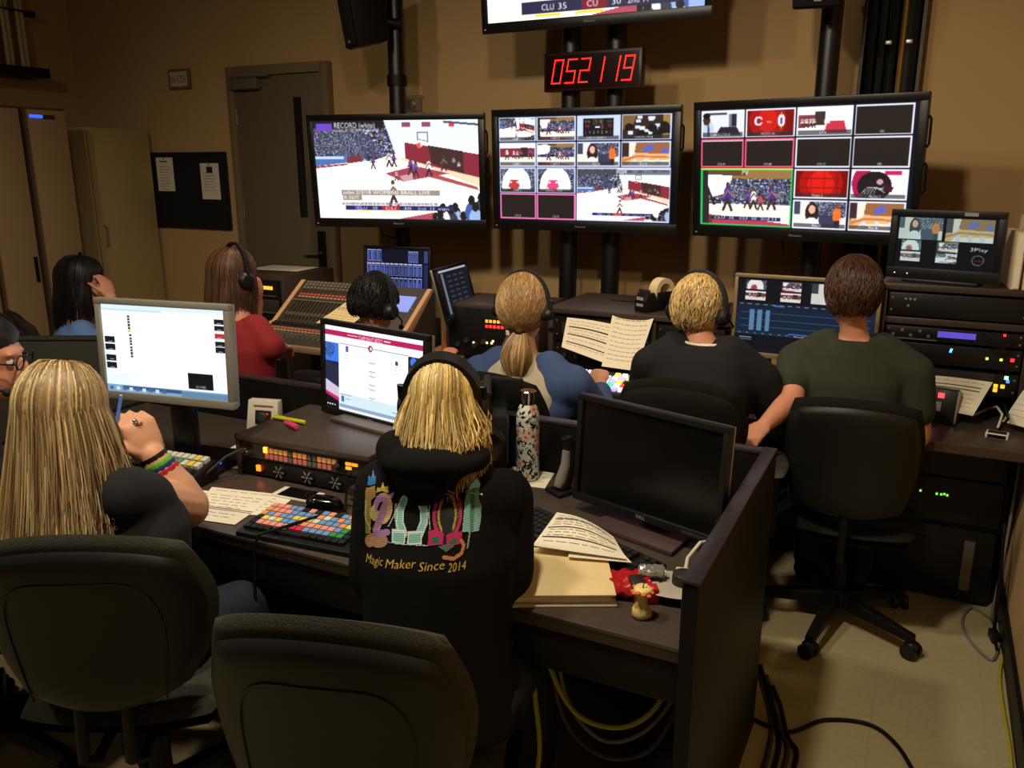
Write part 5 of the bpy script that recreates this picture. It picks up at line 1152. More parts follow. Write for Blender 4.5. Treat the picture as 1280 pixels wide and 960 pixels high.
# --- blonde woman in black T-shirt (lower left)
hfL = V((-.42, .88, -.28)); S = V((-1.70, 1.18, .875)); P = V((-1.63, 1.15, .53)); hd = at(78, 520, 1.86)
A_R = at(150, 622, 1.87); E_R = at(234, 634, 2.10); W_R = at(191, 570, 2.06)
A_L = V((-1.89, 1.16, .85)); E_L = V((-1.98, 1.42, .80)); W_L = at(128, 556, 2.12)
m_tee = mat('tee_black', (22, 23, 24), .9, var=.15, scale=30, bump=.08, bscale=250)
hdir = at(170, 527, 2.05) - W_R
t, org, r_, f_, so = seated('person', 'blonde person in a black T-shirt writing with a pen, lower left', P, S, (-.5, .866), hd, hfL, ((A_L, E_L, W_L), (A_R, E_R, W_R)), m_skin, m_tee, 1.0, 1.05, voxel=.0055, sf=.34, bsm=1,
    hands={1: (hdir, RT * .75 - UPV * .2 - FW * .5, (.95, 1.0, .6), 1.12, -1, .25, 1.0), -1: (at(150, 545, 2.12) - W_L, V((0, -.3, 1)), (.6, .7, .5), 1.0, 1)}, armr=(.054, .052, .05, .032), bulk=.06, tw=1.12, hips=.02, jeans=(26, 32, 44),
    legs=[(P + V((-.1, .0, -.02)), V((-1.92, 1.52, .52)), V((-1.9, 1.5, .08))), (P + V((.09, .05, -.02)), V((-1.475, 1.40, .53)), V((-1.47, 1.5, .08)))])
hair(t, org, hd, hfL, 1.0, BLOND, 'long', 2300, .80, 3, .0020, flare=.04, back=.04, lift=.02, wave=.008)
def band(name, a, b, q, rad, wd, m, par):
    p = a.lerp(b, q); d_ = (b - a).normalized(); MB().tube([p - d_ * wd / 2, p + d_ * wd / 2], rad, 20).build(name, m, par, bevel=.001, org=org)
for nm, q, col in (('black_wristband', .98, (24, 20, 22)), ('green_wristband', .86, (96, 190, 50)), ('blue_wristband', .79, (36, 56, 110)), ('red_wristband', .71, (176, 36, 46))):
    band(nm, E_R, W_R, q, .034 + (1 - q) * .028, .013, mat(nm, col, .5), t)
kn = W_R + hdir.normalized() * .083
MB().lathe([(.0115, -.002), (.0125, 0), (.0115, .002)], n=14).build('ring', m_chrome, t).location = kn + RT * .004 + UPV * .008 - FW * .012 - org
MB().ell(kn + RT * .0 + UPV * .012 - FW * .016, (.007, .007, .006), nu=10, nv=6).build('ring_stone', m_chrome, t, org=org)
pa = at(146, 528, 2.03); pb = at(151, 496, 2.10); pen = thing('pen', 'blue pen in the hand of the blonde in the T-shirt', 'pen', pa)
MB().tube([V((0, 0, 0)), (pb - pa)], .0045, 12).build('barrel', mat('pen_blue', (60, 90, 160), .3), pen)
MB().tube([V((0, 0, 0)), (pa - pb) * .25], [.0044, .001], 12).build('tip', m_silver, pen)
MB().tube([(pb - pa), (pb - pa) * 1.05], [.0045, .003], 12).build('cap_end', m_white, pen)
# --- hooded woman (centre)
hfH = V((-.36, .86, -.42)); P = V((-.815, 1.285, .55)); S = V((-.845, 1.365, .945)); hd = at(553, 506, 1.74)
m_hood = mat('hoodie_black', (19, 19, 19), .95, var=.2, scale=25, bump=.1, bscale=220, spec=.1)
t, org, r_, f_, so = seated('person', 'blonde person in a black hooded sweatshirt with coloured embroidery, centre', P, S, (-.30, .95), hd, hfH,
    ((at(482, 612, 1.71), at(474, 715, 1.73), at(486, 672, 1.93)), (at(630, 622, 1.80), at(630, 714, 1.76), at(618, 700, 1.90))), m_skin, m_hood, .80, .93, sleeve='long', voxel=.009, tw=.9, shirt_name='hooded_sweatshirt', gcloth=.02, hem=.04, hips=.025,
    legs=[(P + V((-.08, .03, -.03)), V((-.98, 1.66, .53)), V((-.96, 1.62, .08))), (P + V((.08, .03, -.03)), V((-.76, 1.70, .53)), V((-.76, 1.66, .08)))], jeans=(26, 26, 28), armr=(.05, .045, .04, .028))
hg = MB(); hc = at(533, 580, 1.64)
r0, f0, _ = axes((-.30, .95, 0)); m0 = rotm(r0, f0, V((0, 0, 1)))
hg.ell(hc, (.10, .045, .034), m0); hg.ell(hc + V((0, 0, -.035)) - f0 * .008, (.066, .034, .040), m0); hg.ell(hc + V((0, 0, -.06)) - f0 * .006 - r0 * .004, (.035, .026, .036), m0); hg.ell(hc + r0 * .085 + f0 * .05 + V((0, 0, .0)), (.036, .055, .026), m0); hg.ell(hc - r0 * .08 + f0 * .045 + V((0, 0, .016)), (.036, .055, .034), m0); hg.ell(hc + f0 * .06 + V((0, 0, .006)), (.09, .06, .03), m0)
blob('hood', hg, .008, m_hood, so, org, 6)
hair(t, org, hd, hfH, .80, BLOND2, 'long', 2000, 1.03, 8, .0016, flare=.022, back=.035, lift=.014, az=128, wave=.006)
headset('wide black headphones on the hooded woman', hd, hfH, .80, wide=.015, tilt=.62, cup=.028)
# stitched design on the back of the sweatshirt
cv = Canvas(230, 192)
K = lambda pts: [(x / 1152, y / 960) for x, y in pts]
def dpoly(p, c): cv.poly(K(p), c)
def dline(p, w, c): cv.line(K(p), w / 1152, c)
def dell(x, y, a, b, c, inner=0): cv.ell(x / 1152, y / 960, a / 1152, b / 960, c, 1, inner)
dpoly([(95, 590), (92, 420), (104, 240), (185, 225), (192, 300), (150, 330), (140, 590)], (176, 146, 78)); dpoly([(95, 590), (95, 480), (125, 470), (122, 585)], (120, 150, 50)); dpoly([(120, 222), (128, 160), (150, 175), (165, 125), (178, 165), (192, 160), (188, 215)], (40, 120, 190)); dline([(105, 330), (100, 480), (140, 550)], 12, (214, 210, 160))
dell(195, 632, 102, 52, (176, 134, 104)); dell(130, 645, 40, 48, (190, 150, 110)); dell(250, 400, 82, 120, (222, 190, 130)); dell(185, 430, 50, 62, (232, 214, 150)); dline([(200, 400), (200, 340), (225, 310), (265, 318)], 42, (190, 150, 205)); dline([(265, 330), (250, 430), (190, 560)], 62, (196, 150, 196)); dline([(180, 590), (295, 575)], 42, (170, 130, 190)); dpoly([(290, 300), (350, 288), (325, 335)], (176, 140, 190))
dpoly([(195, 275), (205, 235), (235, 245), (250, 205), (265, 240), (295, 238), (300, 290), (240, 265)], (222, 186, 70)); dpoly([(198, 405), (222, 350), (252, 345), (215, 420)], (26, 22, 34))
for sx, x0 in ((1, 430), (-1, 570)): dline([(x0, 358), (x0 - sx * 32, 430), (x0 - sx * 34, 510), (x0 + sx * 0, 580)], 66, (220, 244, 238)); dline([(x0, 362), (x0 - sx * 32, 430), (x0 - sx * 34, 510), (x0, 575)], 46, (140, 206, 198))
dpoly([(332, 550), (450, 556), (442, 655), (328, 640)], (226, 246, 240)); dpoly([(344, 575), (438, 578), (432, 642), (342, 630)], (140, 206, 196)); dpoly([(466, 566), (594, 566), (584, 658), (462, 655)], (226, 246, 240)); dpoly([(478, 588), (580, 582), (572, 645), (474, 645)], (140, 206, 196))
for p in ([(300, 535), (360, 440), (366, 380)], [(352, 380), (356, 480), (370, 545)], [(590, 555), (640, 460), (660, 375)], [(636, 320), (612, 440), (606, 500)], [(655, 380), (645, 480), (656, 560)], [(696, 290), (706, 340), (700, 380)]): dline(p, 7, (196, 206, 206))
dline([(300, 640), (640, 668)], 6, (190, 210, 205)); dell(800, 482, 124, 166, (206, 40, 104)); dell(800, 484, 98, 138, (22, 30, 24)); rr = random.Random(5)
for k in range(26): a = rr.uniform(0, 6.28); dell(800 + 86 * math.cos(a), 484 + 124 * math.sin(a), 7, 8, rr.choice([(50, 120, 80), (60, 130, 70), (190, 70, 120)]))
dell(798, 486, 80, 122, (206, 162, 60)); dell(798, 488, 62, 104, (18, 18, 18)); dpoly([(760, 560), (840, 560), (850, 690), (745, 690)], (18, 18, 18)); dpoly([(640, 572), (700, 566), (770, 600), (760, 670), (638, 672)], (206, 40, 104)); dpoly([(668, 615), (735, 620), (730, 660), (664, 655)], (40, 110, 90)); dpoly([(790, 610), (850, 600), (925, 605), (910, 682), (792, 690)], (196, 38, 100)); dpoly([(815, 650), (880, 640), (876, 676), (815, 684)], (50, 110, 60))
dline([(790, 300), (810, 292), (835, 308), (860, 318)], 9, (150, 150, 130)); dpoly([(715, 680), (790, 675), (860, 690), (790, 725)], (90, 110, 100)); dline([(770, 758), (850, 775), (915, 750), (935, 700), (915, 665)], 26, (206, 130, 80))
dpoly([(922, 610), (945, 430), (965, 370), (1000, 270), (1045, 222), (1076, 262), (1068, 420), (1086, 470), (1080, 560), (1058, 632)], (140, 196, 184)); dpoly([(990, 400), (1025, 340), (1035, 380), (1015, 620), (985, 620)], (84, 140, 130)); dline([(955, 370), (1095, 395)], 8, (200, 226, 214)); dline([(985, 620), (965, 720)], 14, (150, 170, 160))
cv.a[cv.m] *= (.86 + .14 * np.sin(np.arange(cv.h) * 2.1))[:, None].repeat(cv.w, 1)[cv.m][:, None]
gold = (214, 174, 72)
for wd_, x, y, wide in (('Magic', 100, 800, 150), ('Maker', 275, 812, 255), ('Since', 555, 836, 215), ('2014', 800, 862, 145)): cv.text(wd_, x / 1152, y / 960, .066, gold, wide=wide / 1152, shear=.22, drop=.02 * 0)
me_ = so.data; bvh = BVHTree.FromPolygons([v.co + org for v in me_.vertices], [tuple(p.vertices) for p in me_.polygons])
cB = at(525, 655, 1.60); rgt = (RT * .985 + FW * .05); rgt.z = 0; rgt.normalize(); fd = V((0, 0, 1)).cross(rgt); upw = V((0, 0, 1)) * .97 + fd * .2
WD, HT = .268, .243
def emb(u, v):
    p = cB + rgt * ((u - .5) * WD) + V((0, 0, 1)) * ((.5 - v) * HT + (u - .5) * .036) - fd * .3
    hit = bvh.ray_cast(p, fd, .8)
    q = hit[0] + hit[1] * .0016 if hit[0] is not None else p + fd * .33
    return q - org
me2 = canvas_mesh('embroidery', cv, emb, masked=True); me2.materials.append(mat_attr('embroidery_thread', .55, spec=.4)); me2.shade_smooth()
eo = bpy.data.objects.new('embroidery', me2); COL.objects.link(eo); eo.parent = so; eo['label'] = 'coloured stitched letters and towers above gold lettering'
# --- ponytail woman
hd = at(653, 388, 3.0); S = at(657, 455, 3.04); P = V((S.x, S.y - .06, .53)); hfP = V((.0, .98, -.15))
m_blue = mat('raglan_blue', (58, 78, 122), .9, var=.12, bump=.08, bscale=250); m_off = mat('raglan_grey', (176, 168, 142), .9, var=.08)
t, org, r_, f_, so = seated('person', 'person with a blonde ponytail in a blue and grey raglan shirt', P, S, (0, 1), hd, hfP, ((S + V((-.185, 0, -.06)), S + V((-.24, .16, -.22)), S + V((-.17, .42, -.14))), (S + V((.185, 0, -.06)), S + V((.25, .13, -.22)), S + V((.15, .38, -.14)))), m_skin, m_off, .98, .98, sleeve='none', hips=.02)
g = MB()
for sx in (-1, 1):
    a = S + V((sx * .10, -.01, -.005)); b = S + V((sx * .185, 0, -.06)); e = S + V((sx * .245, .145, -.22)); w_ = S + V((sx * .16, .36, -.15))
    if sx > 0: g.chain([(a, .067), (S + V((.06, -.03, -.1)), .085), (S + V((.12, -.03, -.14)), .085)])
    g.chain([(a, .067), (S + V((sx * .15, -.02, -.06)), .085), (b, .078), (e, .062), (e.lerp(w_, .8), .045)])
blob('sleeves', g, .009, m_blue, so, org, 6, 'blue raglan sleeves')
kn = at(650, 416, 2.94); hair(t, org, hd, hfP, 1.08, [(150, 116, 70), (170, 134, 84), (130, 98, 58), (186, 152, 100)], 'pony', 1500, seed=4, thick=.0020, knot=kn, tail=.17)
MB().tube([kn + V((.017 * math.cos(a), .012 * math.sin(a), .0)) for a in [2 * PI * q / 14 for q in range(15)]], .005, 8).build('hair_tie', m_black, t, org=org)
headset('thin black headset on the ponytail woman', hd, hfP, 1.08, wide=.003, mic=1, cup=.024)
# --- man in black shirt
hd = at(872, 390, 2.92); S = at(880, 440, 2.90); P = V((S.x, S.y - .05, .53)); hfK = V((.22, .96, -.12))
m_blk = mat('shirt_black', (12, 13, 16), .85, var=.15, bump=.06, bscale=200)
t, org, r_, f_, so = seated('person', 'person with fair short hair in a black shirt and headset', P, S, (.05, 1), hd, hfK, ((S + V((-.19, -.02, -.06)), S + V((-.25, .1, -.27)), S + V((-.16, .33, -.17))), (S + V((.20, .02, -.08)), S + V((.26, .1, -.27)), S + V((.16, .33, -.17)))), m_skinr, m_blk, .96, .98, tw=.95, sleeve='long', bulk=.04, gcloth=.016, jeans=(30, 30, 34))
MB().tube([S + V((.07 * math.cos(a), -.005 + .062 * math.sin(a), .035)) for a in [2 * PI * q / 20 for q in range(21)]], .008, 8).build('white_collar', m_white, t, org=org)
hair(t, org, hd, hfK, 1.05, [(206, 176, 110), (186, 150, 88), (222, 198, 140), (160, 128, 80)], 'short', 2400, seed=7, thick=.0018, lift=.02, low=-42)
headset('black headset on the fair-haired man', hd, hfK, 1.08, wide=.006, mic=1, cup=.032, tilt=.0)
# --- man in green T-shirt
hd = at(1066, 370, 2.80); S = at(1068, 436, 2.85); P = V((S.x, S.y - .06, .53)); hfG = V((-.12, .985, -.12))
m_grn = mat('tee_green', (46, 50, 38), .9, var=.12, scale=20, bump=.08, bscale=220)
t, org, r_, f_, so = seated('person', 'person in a dark green T-shirt seen from behind at the right console', P, S, (-.05, 1), hd, hfG, ((S + V((-.19, -.01, -.06)), at(990, 500, 2.82), at(957, 530, 2.74)), (S + V((.195, -.01, -.06)), at(1147, 545, 2.82), at(1152, 512, 3.05))), m_skinr, m_grn, .98, .95, tw=.95, bulk=.03, gcloth=.014, jeans=(34, 36, 42), armr=(.052, .044, .042, .028), voxel=.008)
hair(t, org, hd, hfG, 1.10, [(70, 44, 26), (88, 56, 34), (54, 34, 22)], 'short', 2400, seed=9, thick=.0018, lift=.014, low=-46)
# --- woman in red
hd = at(292, 346, 3.62); S = at(304, 408, 3.62); P = V((S.x - .0, S.y - .03, .53)); hfR = V((.25, .96, -.12))
m_redsh = mat('tee_red', (132, 26, 32), .85, var=.15, bump=.06, bscale=200)
t, org, r_, f_, so = seated('person', 'person in a dark red shirt with headset at the mixing desk', P, S, (.2, .98), hd, hfR, ((S + V((-.18, 0, -.06)), S + V((-.2, .2, -.25)), at(322, 378, 3.78)), (S + V((.17, -.03, -.07)), at(341, 430, 3.60), at(352, 434, 3.80))), m_skinr, m_redsh, 1.0, .97, hands={-1: (at(326, 360, 3.74) - at(322, 378, 3.78), RT, (.5, .7, .5), .9, 1)}, sleeve='short', hips=.01, jeans=(44, 50, 60))
hair(t, org, hd, hfR, 1.03, [(86, 58, 38), (70, 46, 30), (104, 72, 48)], 'long', 1200, .98, 11, .0022, back=.02)
headset('black headset with a round mic on the woman in red', hd, hfR, 1.1, wide=.006, mic=-1, cup=.038)
# --- black-haired person behind the web-page monitor
hd = at(467, 384, 3.45); S = at(470, 446, 3.48); P = V((S.x, S.y - .02, .5)); hfB = V((.15, .97, -.25))
t, org, r_, f_, so = seated('person', 'person with short black hair and headset between the two lit screens', P, S, (.05, 1), hd, hfB, ((S + V((-.18, 0, -.06)), S + V((-.22, .12, -.2)), S + V((-.14, .34, -.08))), (S + V((.18, 0, -.06)), S + V((.22, .12, -.2)), S + V((.14, .34, -.08)))), m_skinr, mat('shirt_charcoal', (30, 30, 32), .9), .98, .92, sleeve='long', jeans=(30, 30, 34))
hair(t, org, hd, hfB, 1.06, DARK, 'short', 2000, seed=13, thick=.0022, lift=.03)
headset('black headphones on the black-haired person', hd, hfB, 1.12, wide=.010, cup=.036, mic=1)
# --- girl in pale blue at far left
hd = at(103, 354, 4.0); S = at(98, 412, 4.02); P = V((S.x, S.y - .02, .53)); hfU = V((.75, .65, -.12))
t, org, r_, f_, so = seated('person', 'person with long dark hair in a pale blue top holding a hand to the ear', P, S, (.45, .9), hd, hfU, ((S + V((-.16, .04, -.06)), S + V((-.1, .2, -.26)), S + V((.1, .28, -.2))), (S + V((.16, -.06, -.06)), at(131, 418, 3.95), at(139, 372, 3.96))), m_skinr, mat('top_paleblue', (96, 128, 182), .9, var=.1, bump=.06, bscale=200), .98, .92, hands={1: (at(131, 350, 3.97) - at(139, 372, 3.96), RT * .9 - FW * .4, (.35, .5, .4), .95, -1)}, voxel=.008)
hair(t, org, hd, hfU, 1.08, DARK, 'long', 1200, .90, 17, .0024, back=.02, az=120)
# --- face at the left edge
hd = at(-24, 447, 2.15); S = at(-60, 540, 2.17); P = V((S.x - .02, S.y - .03, .52)); hfE = V((.80, .58, -.12))
t, org, r_, f_, so = seated('person', 'person with glasses at the left picture edge, only part of the face showing', P, S, (.3, .95), hd, hfE, ((S + V((-.18, 0, -.06)), S + V((-.2, .14, -.24)), S + V((-.05, .32, -.17))), (S + V((.17, -.05, -.07)), S + V((.2, .1, -.26)), S + V((.06, .32, -.17)))), m_skinr, m_blk, 1.0, .95, sleeve='long', jeans=(26, 26, 30), voxel=.008)
hair(t, org, hd, hfE, 1.05, DARK, 'long', 1200, 1.02, 21, .0022, az=112)
headset('black headset on the person at the left edge', hd, hfE, 1.1, wide=.006, cup=.034, mic=1)
r, f, u = axes(hfE); gl = thing('eyeglasses', 'dark framed glasses on the person at the left edge', 'glasses', hd)
for q in (-1, 1):
    cc = r * q * .032 + f * .105 + u * .002; MB().tube([cc + r * .024 * math.cos(a) + u * .018 * math.sin(a) for a in [2 * PI * k / 18 for k in range(19)]], .0022, 6).build('rim', m_black, gl)
    MB().tube([cc + r * q * .024, r * q * .082 + f * .05 + u * .006, r * q * .086 - f * .01 + u * .004], .002, 6).build('temple', m_black, gl)
MB().tube([-r * .009 + f * .107 + u * .005, r * .009 + f * .107 + u * .005], .002, 6).build('bridge', m_black, gl)
# ================================================================== things on the front desk
bx = thing('intercom_rack', 'low two-unit rack box with amber button rows under the web-page monitor', 'rack box', (-1.57, 1.765, ZD), R(1.5))
W2 = .243
MB().bb(-W2, W2, 0, .36, .112, .13).build('top_board', m_lam, bx, bevel=.003)
for sx in (-1, 1): MB().bb(sx * W2 - (0 if sx < 0 else .014), sx * W2 + (.014 if sx < 0 else 0), .004, .358, 0, .112).build('side_board', m_rack, bx, bevel=.002)
MB().bb(-W2 + .014, W2 - .014, .03, .35, .0, .112).build('inner_case', m_black, bx)
fp = MB().bb(-W2 + .015, W2 - .015, .012, .03, .058, .108).build('upper_face', mat('panel_grey', (70, 66, 58), .5), bx, bevel=.002)
lp = MB().bb(-W2 + .015, W2 - .015, .012, .03, .006, .055).build('lower_face', m_plastic, bx, bevel=.002)
am = MB(); pk = MB(); of = MB()
for k in range(15):
    x = -.128 + k * .0175
    (of if k in (5, 9, 10) else am).box((x, .0105, .092), (.012, .006, .014)); (of if k in (5, 9, 10) else pk).box((x, .0105, .073), (.012, .006, .014))
am.build('amber_buttons', mat('amber_key', (236, 160, 84), .4, emit=.22), bx, smooth=0, kind='stuff'); pk.build('pink_buttons', mat('pink_key', (206, 110, 96), .4, emit=.14), bx, smooth=0, kind='stuff'); of.build('grey_buttons', mat('grey_key', (104, 104, 92), .5), bx, smooth=0, kind='stuff')
MB().box((-.132, .0100, .092), (.014, .007, .017)).build('lit_button', mat('amber_bright', (255, 190, 60), emit=2), bx)
g = MB(); [g.box((.166 + .022 * (k % 2), .0105, .094 - .013 * (k // 2)), (.018, .006, .008)) for k in range(3)]; g.build('orange_buttons', mat('orange_lamp', (255, 160, 50), emit=1.1), bx, kind='stuff')
g = MB(); [g.cyl((.168 + .02 * k, .012, .066), (.168 + .02 * k, .008, .066), .006, 10) for k in range(2)]; g.build('grey_keys', m_dgrey, bx, kind='stuff')
g = MB(); [g.box((.135 + k * .006, .0112, .083), (.0025, .003, .04)) for k in range(4)]; g.build('speaker_slots', m_black, bx, kind='stuff')
MB().tube([(.125, .012, .08), (.125, -.004, .08)], [.012, .009], 14).build('volume_knob', m_dgrey, bx)
MB().tube([(-.195, .012, .085), (-.195, -.018, .085)], [.016, .013], 16).build('connector', m_chrome, bx)
MB().box((-.165, .010, .03), (.013, .007, .018)).build('pilot_lamp', mat('orange_pilot', (255, 96, 20), emit=4), bx)
for k, x in enumerate((-.085, .02, .12)):
    MB().tube([(x, .012, .03), (x, .006, .03)], [.022, .02], 18).build('fan_grille', m_black, bx)
    g = MB()
    for q in range(6): a = q * PI / 3; g.box((x + .014 * math.cos(a), .0055, .03 + .014 * math.sin(a)), (.012, .004, .004), ry=-a)
    g.cyl((x, .006, .03), (x, .003, .03), .004, 8); g.build('fan_bolts', m_silver, bx, kind='stuff')
MB().tube([(.2, .012, .03), (.2, -.03, .03)], [.015, .013], 16).build('jack_plug', m_dgrey, bx)
tag(MB().tube([V((-1.37, 1.72, .74)), V((-1.33, 1.66, .722)), V((-1.34, 1.55, .745)), V((-1.38, 1.46, .742)), V((-1.41, 1.42, .735)), V((-1.42, 1.412, .70)), V((-1.42, 1.40, .55)), V((-1.38, 1.46, .4)), V((-1.34, 1.5, .3))], .004, 8).build('headset_cable', m_black), 'black cable trailing from the rack box over the coloured keyboard', 'cable')
tag(MB().tube([V((-1.775, 1.745, .80)), V((-1.79, 1.70, .79)), V((-1.83, 1.66, .745)), V((-1.86, 1.62, .72)), V((-1.90, 1.56, .716)), V((-1.93, 1.50, .716))], .004, 8).build('intercom_lead', m_dgrey), 'grey lead from the chrome connector of the rack box', 'cable')
# highlighters
def marker(lab, a, b, col, r_=.007, n='highlighter'):
    a, b = V(a), V(b); t = thing(n, lab, 'pen', a); d_ = b - a; m = mat('marker_%d_%d_%d' % col, col, .4)
    MB().tube([V((0, 0, 0)), d_ * .62], [r_, r_], 12).build('barrel', m, t, bevel=.001); MB().tube([d_ * .62, d_], [r_ * .95, r_ * .8], 12).build('cap', m, t)
    MB().tube([d_ * .6 + V((0, 0, r_)), d_ * .95 + V((0, 0, r_))], .0018, 6).build('clip', m, t)
marker('yellow highlighter lying on the low rack box', atz(381, 528, .849), atz(341, 521, .849), (196, 196, 36))
marker('pink highlighter lying beside the yellow one', atz(371, 534, .851), atz(357, 528, .851), (226, 66, 124), .009)
# white card with a camera picture
cd = thing('boxed_card', 'small white box with a dark camera picture left of the highlighters', 'box', atz(324, 544, ZD) + V((-.03, .045, 0)), R(14))
MB().hexa([(-.06, 0, 0), (.06, 0, 0), (.06, .05, 0), (-.06, .05, 0), (-.055, .02, .105), (.06, .02, .105), (.06, .05, .105), (-.055, .05, .105)]).build('carton', mat('carton_white', (206, 200, 180), .6), cd, bevel=.002)
Mc = Matrix.Translation((0, .0, 0)) @ Matrix.Rotation(-.19, 4, 'X')
MB(Mc).box((.005, -.001, .047), (.062, .004, .05)).build('printed_camera', mat('print_black', (28, 26, 26), .5), cd, bevel=.002)
MB(Mc).ell((.0, -.003, .047), (.018, .003, .018), nu=16, nv=6).build('printed_lens', mat('print_grey', (52, 50, 50), .4), cd)
MB(Mc).box((.022, -.004, .06), (.006, .002, .006)).build('red_dot', mat('print_red', (230, 50, 40), emit=.5), cd)
MB(Mc).box((.005, -.001, .088), (.075, .003, .005)).build('printed_title', mat('print_title', (150, 90, 80), .6), cd)
# colour-key switch panel in front of the blonde
sp = thing('button_panel', 'switch panel with yellow, white and green keys under the silver monitor', 'control panel', (-2.06, 1.60, ZD), R(5))
MB().hexa([(-.235, -.085, 0), (.235, -.085, 0), (.235, .085, 0), (-.235, .085, 0), (-.235, -.085, .025), (.235, -.085, .025), (.235, .085, .062), (-.235, .085, .062)]).build('case', m_plastic, sp, bevel=.004)
cols = {'yellow_keys': (214, 190, 70), 'pink_keys': (214, 170, 180), 'white_keys': (196, 196, 178), 'green_keys': (70, 150, 90), 'black_keys': (40, 40, 40), 'red_keys': (190, 40, 40)}; gs = {k: MB() for k in cols}
for i in range(19):
    for j in range(5):
        x = -.21 + i * .0233; y = -.065 + j * .032
        if j >= 3: k = 'yellow_keys' if i in (1, 2, 3, 17) else 'pink_keys' if i in (4, 5) else 'green_keys' if i in (14, 15) and j == 3 else 'white_keys' if i > 5 else 'black_keys'
        else: k = 'black_keys'
        if j == 0 and i == 15: k = 'red_keys'
        gs[k].box((x, y, .032 + (y + .085) * .217), (.018, .024 if j > 2 else .018, .012), rx=.21)
for k, g in gs.items():
    if g.f: g.build(k, mat('sw_' + k, cols[k], .45, emit=.06 if k != 'black_keys' else 0), sp, smooth=0, kind='stuff')
MB().ell((.205, -.05, .05), (.012, .012, .012), nu=12, nv=8).build('red_knob', mat('knob_red', (200, 40, 36), .3), sp)
bl = thing('power_dongle', 'small black gadget with a bright blue light between panel and rack box', 'gadget', atz(283, 583, ZD), 0)
MB().bb(-.025, .025, -.015, .03, 0, .022).build('case', m_plastic, bl, bevel=.003)
MB().box((-.01, -.017, .014), (.012, .004, .008)).build('blue_light', mat('blue_glow', (50, 60, 255), emit=8), bl)
# papers by the blonde
sheet('notes_sheet', 'white note sheet under the blonde\'s elbow, nearest the desk edge', [(-1.86, 1.60, .7115), (-1.58, 1.66, .7115), (-1.545, 1.475, .7115), (-1.79, 1.435, .7115)], m_paper, [(.0, .55, 1, .565), (.0, .60, 1, .612)], texts=8)
sheet('notes_sheet', 'white note sheet lying partly under the one by the elbow', [(-1.80, 1.645, .7105), (-1.535, 1.70, .7105), (-1.50, 1.56, .7105), (-1.72, 1.50, .7105)], m_paper, texts=6)
sheet('notes_sheet', 'white note sheet behind the switch panel, below the silver monitor', [(-2.02, 1.98, .7105), (-1.84, 2.0, .7105), (-1.82, 1.80, .7105), (-1.98, 1.77, .7105)], m_paper, texts=6)
# smartphone, mouse
ph = thing('smartphone', 'white smartphone with dark screen in front of the low rack box', 'phone', (-1.53, 1.705, ZD), R(3))
MB().bb(-.07, .07, -.034, .034, 0, .009).build('case', m_white, ph, bevel=.003)
MB().bb(-.05, .05, -.031, .031, .009, .0098).build('screen', m_gloss, ph)
MB().tube([(.06, 0, .009), (.06, 0, .0098)], .006, 14).build('home_button', m_silver, ph)
ms = thing('computer_mouse', 'black glossy mouse right of the smartphone', 'mouse', (-1.405, 1.665, ZD), R(-58))
g = MB(); pillow(g, lambda x, y, d: V((x * .031, y * .055, .006 + d * (1 - .25 * y))), .034, .005, 12, .9, 2.2); g.build('shell', m_gloss, ms, smooth=70)
MB().tube([(0, .028, .032), (0, .04, .026)], .004, 8).build('scroll_wheel', m_dgrey, ms)
MB().tube([(0, .054, .01), (.0, .08, .006), (-.02, .11, .005)], .002, 6).build('lead', m_black, ms)
# keyboards
def keyboard(lab, loc, rz, w, d_, palette, case=None):
    kb = thing('keyboard', lab, 'keyboard', loc, rz)
    MB().hexa([(-w / 2, -d_ / 2, 0), (w / 2, -d_ / 2, 0), (w / 2, d_ / 2, 0), (-w / 2, d_ / 2, 0), (-w / 2, -d_ / 2, .014), (w / 2, -d_ / 2, .014), (w / 2, d_ / 2, .026), (-w / 2, d_ / 2, .026)]).build('case', case or m_plastic, kb, bevel=.004)
    gs = {}; nx = 22; px = (w - .024) / nx; py = (d_ - .03) / 6
    for j in range(6):
        for i in range(nx):
            if i in (15, 19) or (j == 0 and 4 <= i <= 8) or (i > 15 and i < 19 and j in (2, 3) and j == 2): continue
            k = palette(i, j); y = -d_ / 2 + .016 + (j + .5) * py
            gs.setdefault(k, MB()).box((-w / 2 + .012 + (i + .5) * px, y, .019 + (y + d_ / 2) * .083), (px * .84, py * .82, .010), rx=.08)
    y = -d_ / 2 + .016 + .5 * py; gs.setdefault('black', MB()).box((-w / 2 + .012 + 6.5 * px, y, .019), (px * 4.8, py * .82, .010))
    cc = {'black': (26, 26, 26), 'pink': (226, 150, 140), 'yellow': (226, 204, 90), 'blue': (110, 150, 200), 'green': (56, 140, 70), 'red': (206, 50, 70), 'white': (206, 214, 214), 'orange': (224, 150, 100)}
    for k, g in gs.items(): g.build(k + '_keys', mat('kb_' + k, cc[k], .5), kb, smooth=0, kind='stuff')
    return kb
rr = random.Random(6)
def colpal(i, j):
    if i > 15: return ('white' if (i in (16, 17, 18) and j in (1, 4)) or (i > 19 and j in (0, 3)) else 'blue' if j == 0 and i < 19 else 'black')
    if j == 5: return rr.choice(['blue', 'orange', 'blue', 'black', 'pink'])
    if j == 0: return 'black'
    if i == 0 or i > 13: return 'black' if j < 3 else 'orange'
    if rr.random() < .3: return rr.choice(['pink', 'blue', 'yellow', 'orange', 'white', 'blue'])
    return {4: ['pink', 'blue', 'orange', 'blue'], 3: ['blue', 'yellow', 'blue', 'orange'], 2: ['yellow', 'blue', 'pink', 'yellow'], 1: ['pink', 'red', 'blue', 'pink']}[j][min(3, i // 4)] if not (j in (1, 2) and i > 11) else 'green'
